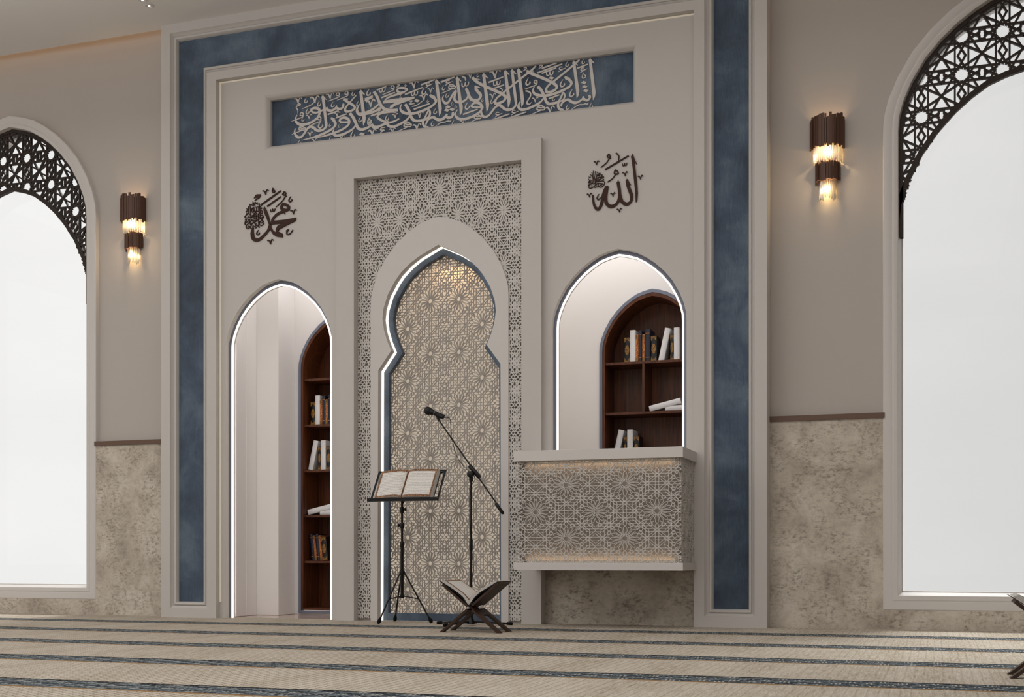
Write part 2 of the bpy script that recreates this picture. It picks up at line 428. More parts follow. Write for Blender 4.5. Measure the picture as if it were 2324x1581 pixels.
def fill_lattice(mb, strips, region, hz, z0, w, ya, yb, fn=None):
    """strips: (xa, xb, u at xa, u at xb, row shift)"""
    zs = [p[1] for p in region]
    for xa, xb, ua, ub, sh in strips:
        lo, hi = min(ua, ub), max(ua, ub)
        ss = rosette_segments(lo, hi, (min(zs)-z0)/hz-sh, (max(zs)-z0)/hz-sh)
        out = []
        for p, q in ss:
            mp = lambda r: (xa+(r[0]-ua)/(ub-ua)*(xb-xa), z0+(r[1]+sh)*hz)
            out += seg_clip((mp(p), mp(q)), region)
        bars(mb, out, w, ya, yb, fn)
# ================================================================ SETTING
Y_WALL = .037
WXC = 4.21; WIN_OUT = (.93, 3.457, 4.449); Z_CEIL = 4.945
def win_arch(sgn, d, z0): # d = inset
    w, zs, za = WIN_OUT; P_ = inset(arch(sgn*WXC, w, zs, za, 18, 1.0), d); P_[0] = (P_[0][0], z0); P_[1] = (P_[1][0], z0); return P_
# floor and carpet
mb = MB(); mb.box(-8.5, 8.5, -13, .02, -.12, 0); struct(mb.build('floor', M['carpet']))
mb = MB(); mb.box(-3.2, 3.4, .021, 2.0, -.12, -.001); o = struct(mb.build('floor', M['corrfloor']))
# plaster wall with two arched openings
for sgn, nm in ((-1, 'wall_left'), (1, 'wall_right')):
    xa, xb = sorted((sgn*2.45, sgn*8.5))
    mb = MB(); mb.slab([[(xa,0),(xb,0),(xb,5.3),(xa,5.3)], win_arch(sgn, .06, .14)], Y_WALL, .36)
    struct(mb.build(nm, M['wallp']))
    # stone dado with the window cut out
    wo = [(sgn*WXC-.92, 0), (sgn*WXC-.92, 1.475)], [(sgn*WXC+.92, 1.475), (sgn*WXC+.92, 0)]
    mb = MB()
    mb.box(xa, sgn*WXC-.92, 0, Y_WALL, 0, 1.47); mb.box(sgn*WXC+.92, xb, 0, Y_WALL, 0, 1.47); mb.box(sgn*WXC-.92, sgn*WXC+.92, 0, Y_WALL, 0, .15)
    struct(mb.build('trim_1' if sgn < 0 else 'trim_2', M['stone']))
    mb = MB()
    for a, b in ((xa, sgn*WXC-.92), (sgn*WXC+.92, xb)): mb.box(a, b, -.012, Y_WALL, 1.47, 1.507)
    struct(mb.build('trim_3' if sgn < 0 else 'trim_4', M['brown']))
# windows
def star_segments(cx, cz, pitchx, pitchz, x0, x1, z0, z1, r0=.166):
    cell = [(-.5,-.5),(.5,-.5),(.5,.5),(-.5,.5)]; base = []
    for k in range(12):
        a = PI/6*k; rr = r0; px_, pz_ = rr*math.cos(a), rr*math.sin(a); dx, dz = -math.sin(a), math.cos(a)
        base += seg_clip(((px_-dx*1.5, pz_-dz*1.5), (px_+dx*1.5, pz_+dz*1.5)), cell)
    holes = [[(.180*math.cos(PI*j/12), .180*math.sin(PI*j/12)) for j in range(24)]]
    for sg in (-1, 1): holes.append([(sg*.5-.06,-.10),(sg*.5+.06,-.10),(sg*.5+.06,.10),(sg*.5-.06,.10)])
    for h in holes:
        keep = []
        for s_ in base:
            (ax, ay), (bx, by) = s_; ins = seg_clip(s_, h)
            if not ins: keep.append(s_); continue
            d_ = lambda p: math.hypot(p[0]-ax, p[1]-ay)
            a_, b_ = min((q for i_ in ins for q in i_), key=d_), max((q for i_ in ins for q in i_), key=d_)
            if d_(a_) > 1e-4: keep.append(((ax, ay), a_))
            if math.hypot(b_[0]-bx, b_[1]-by) > 1e-4: keep.append((b_, (bx, by)))
        base = keep
    for sg in (-1, 1):
        base += [((sg*.43,-.14),(sg*.43,.14)), ((sg*.43,.105),(sg*.5,.135)), ((sg*.43,-.105),(sg*.5,-.135))]
    out = []
    for i in range(int((x0-cx)/pitchx)-1, int((x1-cx)/pitchx)+2):
        for j in range(int((z0-cz)/pitchz)-1, int((z1-cz)/pitchz)+2):
            for a, b in base: out.append(((cx+(i+a[0])*pitchx, cz+(j+a[1])*pitchz), (cx+(i+b[0])*pitchx, cz+(j+b[1])*pitchz)))
    return out
def window(sgn, nm):
    root = setting(nm, (sgn*WXC, 0, 0))
    W = MB()
    path = win_arch(0, 0, .135)
    prof = [(-.004,Y_WALL), (0,.0), (.005,-.004), (.05,-.006), (.058,-.001), (.062,-.001), (.07,-.006), (.095,-.004), (.1,.0), (.1,.02), (.112,.06), (.125,.22)]
    W.sweep(path, prof); W.build('frame', M['white'], root, smooth=True)
    # glass
    g = win_arch(0, .11, .25)
    G = MB(); G.slab([g], .17, .176); G.build('pane', M['pane'], root)
    rim = MB(); outer = win_arch(0, .112, .245)
    inner = win_arch(0, .127, .262)
    rim.slab([outer, inner], .155, .19); rim.build('sash', M['white'], root)
    # pierced wooden screen in the head of the arch
    hw = WIN_OUT[0]-.108; top = win_arch(0, .108, 0)[2:]     # right spring .. apex .. left spring
    # lower arch of the screen: springs lower on the jamb
    la = arch(0, .845, 2.70, 3.79)[2:]
    la = [(x, z) for x, z in la if abs(x) < hw+.001]
    la = [(hw, la[0][1]-.11)]+la+[(-hw, la[-1][1]-.11)]
    region = [(x*.992, z-.008) for x, z in top]+[(x*.985, z+.014) for x, z in reversed(la)]
    S = MB(); pz = .262; pxp = .262
    segs = star_segments(-.154*sgn, 3.807, pxp, pz, -hw, hw, 2.8, 4.5)
    cut = []
    for s_ in segs: cut += seg_clip(s_, region)
    bars(S, cut, .0128, .04, .062)
    # rims
    def rimstrip(poly, t):
        P = []
        for i, (x, z) in enumerate(poly):
            a = poly[max(i-1, 0)]; b = poly[min(i+1, len(poly)-1)]; dx = b[0]-a[0]; dz = b[1]-a[1]; l = math.hypot(dx, dz) or 1
            P.append((x-dz/l*t, z+dx/l*t))
        vs = [(x, .035, z) for x, z in poly]+[(x, .035, z) for x, z in P]+[(x, .068, z) for x, z in poly]+[(x, .068, z) for x, z in P]; n = len(poly); fs = []
        for i in range(n-1):
            fs += [(i, i+1, n+i+1, n+i), (2*n+i, 3*n+i, 3*n+i+1, 2*n+i+1), (i, 2*n+i, 2*n+i+1, i+1), (n+i, n+i+1, 3*n+i+1, 3*n+i)]
        S.add(vs, fs)
    rimstrip([(hw, 2.72)]+top+[(-hw, 2.72)], .026)
    rimstrip(la, -.036)
    S.build('lattice_screen', M['screenwood'], root, recalc=False)
    return root
window(-1, 'window_1'); window(1, 'window_2')
# ceiling slab with the cove gap along the wall
mb = MB(); mb.box(-8.5, 8.5, -13, -.10, Z_CEIL, Z_CEIL+.10); mb.box(-8.5, 8.5, -.10, .36, 5.3, 5.4); mb.box(-8.5, 8.5, -.22, -.10, Z_CEIL+.1, 5.4)
struct(mb.build('ceiling', M['ceil']))
# cove strips above the gap, left and right of the portal
for i, (a, b) in enumerate(((-8.4, -2.52), (2.52, 8.4))):
    L_ = MB(); L_.box(a, b, -.095, -.075, 5.12, 5.14); o = L_.build('cove_light', M['led2'])
    tag(o, 'warm strip light hidden in the ceiling gap above the %s window' % ('left' if i == 0 else 'right'), 'light')
    l = bpy.data.lights.new('cove_lamp', 'AREA'); l.shape = 'RECTANGLE'; l.size = abs(b-a); l.size_y = .03; l.energy = 2.0; l.color = (1,.58,.28)
    lo = bpy.data.objects.new('cove_lamp', l); COL.objects.link(lo); lo.location = ((a+b)/2, -.06, 5.1); lo.rotation_euler = (math.radians(35), 0, 0)
# side walls of the hall, mostly out of frame
mb = MB(); mb.box(8.5, 8.7, -13, .36, 0, 5.4); struct(mb.build('wall_side_right', M['wallp']))
mb = MB(); mb.slab([[(-13,0),(.36,0),(.36,5.4),(-13,5.4)], [(-11.5,.4),(-11.5,4.4),(-8.5,4.4),(-8.5,.4)], [(-7.5,.4),(-7.5,4.4),(-4.5,4.4),(-4.5,.4)], [(-3.7,.4),(-3.7,4.4),(-1.2,4.4),(-1.2,.4)]], 0, .2)
mb.v = [(-8.7+y, x, z) for x, y, z in mb.v]; struct(mb.build('wall_side_left', M['wallp']))
# back wall with wide openings
mb = MB(); mb.slab([[(-8.5,0),(8.5,0),(8.5,5.4),(-8.5,5.4)], [(-7.5,.2),(-1.2,.2),(-1.2,4.6),(-7.5,4.6)], [(.6,.2),(6.9,.2),(6.9,4.6),(.6,4.6)]], -13.2, -13)
struct(mb.build('wall_back', M['wallp']))
# ================================================================ PORTAL
portal = thing('portal', 'tall cream portal framed by a broad blue plaster band around the prayer niche', 'portal', (0,-.05,0))
def P(mb, name, m, smooth=False, root=portal, recalc=True, bevel=0):
    o = mb.build(name, m, None, smooth, recalc, bevel)
    o.parent = root; o.matrix_parent_inverse = Matrix.Translation(-Vector(root.location)); return o
XI0, XI1, ZI = -1.974, 1.983, 4.429
HOLE_O = [(-2.417,.078),(-2.06,.078),(-2.06,4.497),(2.06,4.497),(2.06,.078),(2.417,.078),(2.417,4.871),(-2.417,4.871)]
mb = MB(); mb.slab([[(-2.503,0),(XI0,0),(XI0,ZI),(XI1,ZI),(XI1,0),(2.503,0),(2.503,4.95),(-2.503,4.95)], HOLE_O], -.16, .03)
P(mb, 'outer_frame', M['cream'])
mb = MB()
wid = [1, .5, .5, .5, 1, 1, 1, 1]      # edge i from point i to i+1; travel is counter-clockwise so offset goes into the band
wid = [.053, .058, .067, .058, .053, .05, .055, .05]
# edges: bottom-left, inner-left, inner-top, inner-right, bottom-right, outer-right, outer-top, outer-left
prof = [(0,-.16),(.06,-.152),(.25,-.138),(.42,-.128),(.5,-.126),(.52,-.136),(.62,-.140),(.8,-.136),(.93,-.122),(1,-.10),(1,-.098)]
mb.sweep(HOLE_O, prof, True, wid); P(mb, 'moulding', M['cream'], True)
mb = MB(); mb.slab([[(-2.4,.1),(-2.08,.1),(-2.08,4.52),(2.08,4.52),(2.08,.1),(2.4,.1),(2.4,4.85),(-2.4,4.85)]], -.10, -.06)
P(mb, 'blue_band', M['blue'])
# inner cream panel with openings
DW = .49; D1 = -1.425; D2 = 1.41; DZS = 2.215; DZA = 2.76
door1 = arch(D1, DW, DZS, DZA, 12, 0.0); win3 = arch(D2, .511, DZS, DZA+.015, 12, 1.2)
BX0, BX1, BZ = -.873, .834, 3.643
mb = MB()
door1b = [(D1-DW,0)]+list(reversed(door1[2:]))+[(D1+DW,0)]
# left door opening reaches the floor: outline with a notch
outl = [(XI0,0),(D1-DW,0)]+[p for p in reversed(door1[2:])]+[(D1+DW,0),(BX0+.05,0),(BX0+.05,BZ-.05),(BX1-.05,BZ-.05),(BX1-.05,.9),(XI1,.9),(XI1,ZI),(XI0,ZI)]
CAL = [(-1.55,3.822),(1.555,3.822),(1.555,4.268),(-1.55,4.268)]
mb.slab([outl, win3, CAL], -.106, .02); P(mb, 'wall_panel', M['cream'])
mb = MB(); mb.sweep(CAL, [(0,-.106),(.006,-.104),(.02,-.09),(.03,-.075),(.034,-.07),(.034,-.04)]); P(mb, 'panel_bevel', M['cream'], True)
# thin light line at the edge of the inner recess
mb = MB(); e = .004
mb.box(XI0+e, XI0+.018, -.112, -.1065, .13, ZI-e); mb.box(XI0+e, XI1-e, -.112, -.1065, ZI-.016, ZI-e)
o = P(mb, 'light_strip', M['led2']); o['label'] = 'thin cream light line'
# stone in the recess under the balcony
mb = MB(); mb.box(BX1-.04, XI1+.02, -.05, .02, 0, .899); o = P(mb, 'stone_panel', M['stone']); o['label'] = 'mottled brown stone panel'
# ---- calligraphy banner background
mb = MB(); mb.box(-1.53, 1.535, -.04, -.02, 3.84, 4.25); banner = P(mb, 'blue_panel', M['blue'])
# ================================================================ MIHRAB
mih = thing('prayer_niche', 'keyhole arched prayer niche with a backlit rosette screen and white edge light', 'prayer niche', (-.02,-.05,0))
Q = lambda mb, name, m, smooth=False, recalc=True: P(mb, name, m, smooth, mih, recalc)
RX0, RX1, RZ = -.717, .678, 3.49
MC = -.022
mb = MB(); mb.slab([[(BX0,0),(RX0,0),(RX0,RZ),(RX1,RZ),(RX1,0),(BX1,0),(BX1,BZ),(BX0,BZ)]], -.16, .03); Q(mb, 'outer_block', M['cream'])
# keyhole outlines
KEY = [(0,2.924),(.165,2.845),(.25,2.79),(.325,2.722),(.37,2.665),(.43,2.565),(.466,2.46),(.475,2.38),(.462,2.29),(.435,2.205),(.400,2.125),(.512,1.975),(.518,0)]
def keyhole(dx, z_add=0.0, bottom=0.0, cx=MC, k=None):
    """inset keyhole outline by dx (mitred)"""
    pts = [(x, z) for x, z in KEY]; pts[-1] = (pts[-1][0], bottom)
    full = [(-x, z) for x, z in reversed(pts)]+pts[1:]       # left bottom -> apex -> right bottom
    n = len(full); out = []
    for i in range(n):
        a = full[max(i-1, 0)]; b = full[i]; c = full[min(i+1, n-1)]
        def nr(p, q):
            ddx = q[0]-p[0]; ddz = q[1]-p[1]; l = math.hypot(ddx, ddz); return (ddz/l, -ddx/l)
        n1 = nr(a, b) if i > 0 else nr(b, c); n2 = nr(b, c) if i < n-1 else nr(a, b)
        det = n1[0]*n2[1]-n1[1]*n2[0]
        if abs(det) < 1e-4: o_ = (n1[0]*dx, n1[1]*dx)
        else: o_ = ((dx*n2[1]-dx*n1[1])/det, (n1[0]*dx-n2[0]*dx)/det)
        out.append((cx+b[0]+o_[0], b[1]+o_[1]))
    out[0] = (out[0][0], bottom); out[-1] = (out[-1][0], bottom)
    return out
def ccw(p): return p
# white arched surround
RING = arch(MC, .577, 2.49, 3.142, 18, 0.0)
ring_up = RING[2:]                                              # right spring .. left spring
mb = MB(); mb.slab([[(MC+.577,0)]+ring_up+[(MC-.577,0)]+keyhole(0)], -.10, -.02); Q(mb, 'arch_surround', M['white'])
# light ring, blue face, blue reveal
def band2(mb, o1, o2, y):
    n = len(o1); vs = [(x, y, z) for x, z in o1]+[(x, y, z) for x, z in o2]
    mb.add(vs, [(i, i+1, n+i+1, n+i) for i in range(n-1)])
def wallband(mb, o1, ya, yb):
    n = len(o1); vs = [(x, ya, z) for x, z in o1]+[(x, yb, z) for x, z in o1]
    mb.add(vs, [(i, i+1, n+i+1, n+i) for i in range(n-1)])
k0 = keyhole(-.001); 
mb = MB(); wallband(mb, k0, -.035, -.002); band2(mb, keyhole(-.003), keyhole(-.001), -.035); band2(mb, keyhole(-.003), keyhole(-.001), -.002); wallband(mb, keyhole(-.003), -.035, -.002)
mb = MB(); wallband(mb, keyhole(.0), -.036, .0); wallband(mb, keyhole(.004), -.036, .0); band2(mb, keyhole(0), keyhole(.004), -.036)
o = Q(mb, 'light_strip', M['led'], recalc=False); o['label'] = 'glowing white edge light'
mb = MB()
o1, o2 = keyhole(-.03), keyhole(.046, bottom=.06)
fr = keyhole(-.03); inn = keyhole(.046, bottom=.058)
mb.slab([fr+list(reversed(inn))][0:1] if False else [fr, list(reversed(inn))], 0, .05) if False else None
outer_loop = fr; n = len(fr)
band2(mb, fr, inn, 0.0); wallband(mb, inn, 0, .055)
mb.add([(fr[0][0],0,0),(fr[-1][0],0,0),(inn[-1][0],0,.058),(inn[0][0],0,.058),(inn[-1][0],.055,.058),(inn[0][0],.055,.058)], [(0,1,2,3),(3,2,4,5)])
o = Q(mb, 'blue_reveal', M['blue']); o['label'] = 'blue plaster reveal around the screen'
# rosette screen
reg = keyhole(.040, bottom=.056)
xr = at(976,683,.05).x; hx = xr-at(925,744,.05).x; xm = at(1008.3,683,.05).x; zr = at(976,683,.05).z; hz = (zr-at(976,802,.05).z)/2
xl = min(p[0] for p in reg)-.01; xh = max(p[0] for p in reg)+.01
mb = MB()
fill_lattice(mb, [(xl, xm, (xl-xr)/hx, (xm-xr)/hx, 0), (xm, xh, (xm-xr)/hx, (2*xm-xh-xr)/hx, 0)], reg, hz, zr, .0047, .05, .060)
Q(mb, 'rosette_screen', M['screen'], recalc=False)
mb = MB(); mb.slab([keyhole(-.04)], .25, .26); wallband(mb, keyhole(-.035), .056, .25); Q(mb, 'back_panel', M['backlit'])
# relief lattice in the spandrels
mb = MB()
YL = -.085
tl = [(RX0,0.02)]+[(RX0,RZ-.004),(RX1,RZ-.004),(RX1,.02),(MC+.57,.02)]+[(x, z) for x, z in ring_up]+[(MC-.57,.02)]
def sx(p): return at(p, 500, YL).x
hx2 = .163; strips = []
cols = [806.5, 857, 907.3, 957.5]; cr = [1039.6, 1091, 1142.8, 1193.5]
def col(strips, xa, xc, xb, sh=0):
    strips.append((sx(xa), sx(xc), -(.06+(sx(xc)-sx(xa))/hx2), -.06, sh)); strips.append((sx(xc), sx(xb), .06, .06+(sx(xb)-sx(xc))/hx2, sh))
for c_ in cols: col(strips, c_-25.2 if c_ != 806.5 else 790, c_, c_+25.2 if c_ != 957.5 else 983)
col(strips, 983, 998, 1014, 1)
for c_ in cr: col(strips, c_-25.8, c_, c_+25.8)
za = at(907,500,YL).z; hz2 = .2125
fill_lattice(mb, strips, tl, hz2, za, .0076, YL, YL+.02); Q(mb, 'relief_lattice', M['latt'], recalc=False)
mb = MB(); mb.slab([[(RX0-.01,0),(RX1+.01,0),(RX1+.01,RZ+.01),(RX0-.01,RZ+.01)], list(keyhole(-.008, bottom=.001))], -.062, -.03); Q(mb, 'recess_panel', M['cream'])
# ================================================================ DOOR AND WINDOW ARCHES OF THE CORRIDOR
def archring(cx, w, z0, nm, za, closed_bottom):
    root = setting(nm, (cx, 0, 0))
    def ring(i0, i1, y0, y1, name, m, lab=None):
        o_ = arch(0, w-i0, DZS, za-i0*1.08, 12, z0); i_ = arch(0, w-i1, DZS, za-i1*1.08, 12, z0)
        up_o = o_[2:]; up_i = i_[2:]
        poly = [(w-i0, z0)]+up_o+[(-w+i0, z0), (-w+i1, z0)]+list(reversed(up_i))+[(w-i1, z0)]
        mb = MB(); mb.slab([poly], y0, y1); o = mb.build(name, m, root)
        if lab: o['label'] = lab
    ring(-.012, .028, -.056, -.03, 'blue_trim', M['trimblue'], 'thin grey blue inner trim')
    ring(.0275, .040, -.063, -.050, 'light_strip', M['led'], 'glowing white light strip')
    ring(.025, .041, -.0495, -.03, 'jamb', M['inner'])
    ring(-.045, -.008, .0215, .025, 'light_strip', M['corrfill'], 'hidden fill light added behind the arch')  # unseen glowing ring added to brighten the corridor walls evenly
    return root
archring(D1, DW, 0.0, 'door_1', DZA, False)
archring(D2, .511, 1.2, 'window_3', DZA+.015, True)
# corridor behind
mb = MB()
mb.box(-3.2, -1.95, .11, .27, 0, 3.2)
mb.box(-3.2, -1.947, .27, .44, 0, 3.2); mb.box(-3.2, -1.735, .44, .72, 0, 3.2)
struct(mb.build('wall_corridor_left', M['inner'], bevel=.004))
BKX = (-1.25, 1.489); BW = .435
mb = MB()
holes = [arch(b, BW-.012, 2.155, 2.63, 12, .03) for b in BKX]
mb.slab([[(-3.2,0),(3.4,0),(3.4,3.2),(-3.2,3.2)]]+holes, .72, .78); struct(mb.build('wall_corridor_back', M['inner']))
mb = MB(); mb.box(-3.2, 3.4, .11, .78, 3.2, 3.25); struct(mb.build('ceiling', M['inner']))
mb = MB(); mb.box(3.3, 3.4, .11, .72, 0, 3.2); struct(mb.build('wall_corridor_right', M['inner']))
# ================================================================ BALCONY
bal = thing('pulpit_balcony', 'cream balcony with a rosette lattice front below the right arched opening', 'balcony', (1.4,-.4,.41))
B = lambda mb, name, m, recalc=True, bevel=0: P(mb, name, m, False, bal, recalc, bevel)
mb = MB(); mb.box(.789, 2.005, -.661, -.1605, 1.181, 1.254); mb.box(.837, 1.98, -.1605, -.108, 1.181, 1.254); B(mb, 'top_slab', M['white'], bevel=.002)
mb = MB(); mb.box(.789, 2.005, -.661, -.1605, .41, .463); mb.box(.837, 1.98, -.1605, -.108, .41, .463); B(mb, 'bottom_slab', M['white'], bevel=.002)
mb = MB(); mb.box(.842, 1.963, -.572, -.108, .463, 1.181); B(mb, 'inner_box', M['balcback'])
YB = -.63
xb0, xb1 = .812, 1.986; regb = [(xb0,.463),(xb1,.463),(xb1,1.181),(xb0,1.181)]
xr = at(1285,1100,YB).x; xm = at(1351,1100,YB).x; hx3 = xr-at(1215.5,1163,YB).x; zr = at(1285,1100,YB).z; hz3 = (zr-at(1285,1222,YB).z)/2
mb = MB()
fill_lattice(mb, [(xb0, xm, (xb0-xr)/hx3, (xm-xr)/hx3, 0), (xm, xb1, (xm-xr)/hx3, (2*xm-xb1-xr)/hx3, 0)], regb, hz3, zr, .0035, YB, YB+.010)
B(mb, 'lattice_front', M['latt'], False)
for xs, nm in ((xb1, 1), (xb0, -1)):
    mb = MB(); fn = lambda x, y, z, xs=xs, nm=nm: (xs-(y-YB)*nm, x, z)
    regs = [(YB,.463),(-.162,.463),(-.162,1.181),(YB,1.181)]
    fill_lattice(mb, [(YB, -.162, 0.2, 0.2+.47/hx3, 0)], regs, hz3, zr+hz3, .0046, YB, YB+.012, fn)
    B(mb, 'lattice_side', M['latt'], False)
for z0 in (.466, 1.170):
    mb = MB(); mb.box(.88, 1.93, -.589, -.581, z0, z0+.007); o = B(mb, 'light_strip', M['led2'])
for z0, rx in ((.474, PI*.90), (1.168, PI*.10)):
    l = bpy.data.lights.new('balcony_lamp', 'AREA'); l.shape = 'RECTANGLE'; l.size = 1.08; l.size_y = .010; l.energy = .24; l.color = (1,.72,.46)
    lo = bpy.data.objects.new('balcony_lamp', l); COL.objects.link(lo); lo.location = (1.4, -.590, z0); lo.rotation_euler = (PI if z0 < 1 else 0, 0, 0)
# ================================================================ CALLIGRAPHY
SCL = 2324/260.0
CROPS = {'A': (600,180,SCL), 'B': (820,150,SCL), 'C': (1000,120,SCL), 'D': (1180,100,SCL), 'E': (540,415,9.881), 'F': (1310,330,9.3),
         'G': (540,450,17.56), 'H': (1325,380,26.35)}
def cr_spline(pts, n=7):
    out = []; m = len(pts)
    for i in range(m-1):
        p0 = pts[max(i-1,0)]; p1 = pts[i]; p2 = pts[i+1]; p3 = pts[min(i+2,m-1)]
        for k in range(n):
            t = k/n
            out.append(tuple(.5*(2*p1[c]+(p2[c]-p0[c])*t+(2*p0[c]-5*p1[c]+4*p2[c]-p3[c])*t*t+(3*p1[c]-p0[c]-3*p2[c]+p3[c])*t**3) for c in (0,1)))
    out.append(pts[-1]); return out
class Script:
    """strokes of a broad reed pen, written in crop pixels and laid on the plane y=Y"""
    def __init__(s, Y, th, off): s.Y = Y; s.th = th; s.off = off; s.mb = MB(); s.k = 0; s.c = None
    def W(s, x, y):
        ox, oy, sc_ = CROPS[s.c]; p = at(ox+x/sc_, oy+y/sc_, s.Y); return (p.x, p.z)
    def poly(s, pts):
        w_ = [s.W(*p) for p in pts]; s.k += 1
        s.mb.slab([w_], s.Y-s.th-.0016*((s.k*.6180339887) % 1), s.Y+.0004, back=False)
    def S(s, w, pts, t0=.75, t1=.75, nib=True, straight=False, phi=-50):
        """stroke; t0,t1 width factor at the two ends"""
        P_ = pts if straight or len(pts) < 3 else cr_spline(pts)
        if len(pts) < 3: P_ = [pts[0], ((pts[0][0]+pts[1][0])/2, (pts[0][1]+pts[1][1])/2), pts[1]]
        L_ = []; R_ = []; m = len(P_)
        for i, p in enumerate(P_):
            a = P_[max(i-1,0)]; b = P_[min(i+1,m-1)]; dx = b[0]-a[0]; dy = b[1]-a[1]; l = math.hypot(dx, dy) or 1
            th = math.atan2(dy, dx); f = .62+.38*abs(math.sin(th-math.radians(phi))) if nib else 1
            t = i/(m-1); e = min(1, t0+(1-t0)*t/.22) if t < .22 else (min(1, t1+(1-t1)*(1-t)/.22) if t > .78 else 1)
            h = w*f*e/2; nx, ny = -dy/l*h, dx/l*h; L_.append((p[0]+nx, p[1]+ny)); R_.append((p[0]-nx, p[1]-ny))
        s.k += 1; n = len(L_); y0 = s.Y-s.th-.0016*((s.k*.6180339887) % 1); y1 = s.Y+.0004
        A_ = [s.W(*p) for p in L_]; B_ = [s.W(*p) for p in R_]
        vs = [(x, y0-.0009*q/n, z) for q, (x, z) in enumerate(A_)]+[(x, y0-.0009*q/n, z) for q, (x, z) in enumerate(B_)]+[(x, y1, z) for x, z in A_]+[(x, y1, z) for x, z in B_]
        fs = []
        for i in range(n-1):
            fs += [(i, n+i, n+i+1, i+1), (i, i+1, 2*n+i+1, 2*n+i), (n+i, 3*n+i, 3*n+i+1, n+i+1)]
        fs += [(0, 2*n, 3*n, n), (n-1, 2*n-1, 4*n-1, 3*n-1)]
        s.mb.add(vs, fs)
    def alif(s, x, y, xb, yb, q=1.0):
        s.poly([(x,y), (x-33*q,y+52*q), (x-22*q,y+100*q), (xb-38*q,yb-170*q), (xb-22*q,yb), (xb+18*q,yb-75*q), (xb+32*q,yb-165*q), (x+34*q,y+88*q), (x+80*q,y+118*q), (x+84*q,y+96*q)])
    def head(s, x, y, q=1.0):   # barbed top of a lam or nun
        s.poly([(x,y), (x-22*q,y+34*q), (x+20*q,y+85*q), (x+62*q,y+52*q), (x+98*q,y+54*q), (x+102*q,y+42*q)])
    def dia(s, x, y, a=58, b=34): s.poly([(x-a,y+b*.25), (x-a*.25,y-b), (x+a,y-b*.3), (x+a*.35,y+b)])
    def hook(s, x, y, h):
        s.S(h*.2, [(x+h*.12,y-h*.5), (x-h*.13,y-h*.1), (x-h*.22,y+h*.25), (x-h*.02,y+h*.42), (x+h*.28,y+h*.2), (x+h*.26,y-h*.02)], .25, .4)
    def vee(s, x, y, w):
        s.S(w*.17, [(x-w*.45,y-w*.12), (x-w*.3,y-w*.2), (x-w*.12,y-w*.08), (x+w*.03,y+w*.38)], .9, .5)
        s.S(w*.12, [(x+w*.03,y+w*.38), (x+w*.1,y-w*.05), (x+w*.26,y-w*.36), (x+w*.46,y-w*.2)], .8, 1.0)
    def line(s, a, b, w=30): s.S(w, [a, b], 1, .8, nib=False, straight=True)
    def damma(s, x, y, tx, ty, q=1.0):
        s.S(26*q, [(x-34*q,y+6*q), (x-8*q,y-34*q), (x+28*q,y-24*q), (x+32*q,y+14*q), (x-4*q,y+26*q), (x-36*q,y+8*q)], .8, .8)
        s.S(22*q, [(x+44*q,y+30*q), (x+4*q,y+62*q), ((x+tx)/2,(y+ty)/2+34*q), (tx,ty)], .9, .25)
    def hey(s, x, y, tx, ty, q=1.0):
        s.S(28*q, [(x-60*q,y-46*q), (x,y-44*q), (x+66*q,y-2*q), (x+52*q,y+34*q), (x,y+36*q), (x-62*q,y+32*q), (x-56*q,y-20*q), (x-10*q,y-2*q), (x+50*q,y-4*q)], .9, .6)
        s.S(20*q, [(x+12*q,y+40*q), ((x+tx)/2,(y+ty)/2+22*q), (tx,ty)], .9, .25)
    def shadda(s, x, y, w):
        for k in (0, 1): s.S(w*.15, [(x-w*.42+k*w*.40,y-w*.18-k*w*.1), (x-w*.38+k*w*.4,y+w*.2-k*w*.06), (x-w*.14+k*w*.4,y+w*.2-k*w*.1), (x-w*.04+k*w*.42,y-w*.25-k*w*.08)], .7, .5)
    def hamza(s, x, y, q=1.0):
        s.S(24*q, [(x+22*q,y-38*q), (x-30*q,y-36*q), (x-46*q,y+2*q), (x+8*q,y+8*q), (x+82*q,y-22*q)], .8, .5)
        s.S(22*q, [(x+40*q,y-2*q), (x-20*q,y+30*q), (x-66*q,y+62*q)], .8, .3)
    def sukun(s, x, y, q=1.0):
        s.S(24*q, [(x+4*q,y-70*q), (x-30*q,y), (x-24*q,y+44*q), (x+26*q,y+30*q), (x+40*q,y-2*q), (x-2*q,y-26*q)], .5, .7)
cal = Script(-.04, .0055, 0)
c = cal
# right end of the band
c.c = 'D'
c.alif(1428,285,1508,1150); c.alif(1098,330,1178,1115)
c.S(58, [(1405,1040),(1424,1085),(1385,1140),(1325,1135),(1290,1105),(1290,1062)], .8, .5)
c.S(60, [(1295,1090),(1235,1150),(1140,1195),(1060,1178),(985,1135),(920,1150),(865,1195),(830,1270)], .7, .8)
c.S(58, [(795,1175),(778,1240),(800,1310),(885,1352)], .6, 1.1)
c.S(50, [(740,1205),(800,1150),(850,1060),(885,975)], .8, .6); c.S(44, [(885,975),(915,1055),(880,1135),(820,1165),(700,1205)], .6, .9)
c.S(62, [(800,1175),(700,1205),(600,1218),(545,1180),(510,1100),(475,1010),(430,930),(365,868)], .9, 1)
c.S(62, [(300,860),(272,930),(290,1000),(370,1040),(500,1052),(640,1030),(780,985),(920,920),(1010,865),(1050,800),(1010,735),(930,690)], .35, .9); c.head(922,650)
c.S(62, [(150,560),(240,605),(430,680),(620,765),(720,825),(752,885),(710,940),(620,978),(550,975),(538,920),(580,850),(650,790)], 1, .8)
c.S(40, [(640,800),(740,720),(900,590),(1090,435),(1215,318)], 1, .7, nib=False); c.poly([(140,525),(135,575),(170,620),(230,600),(240,572),(290,580),(293,566)])
for d_ in ((1303,785),(1320,868),(1338,952),(640,693)): c.dia(*d_)
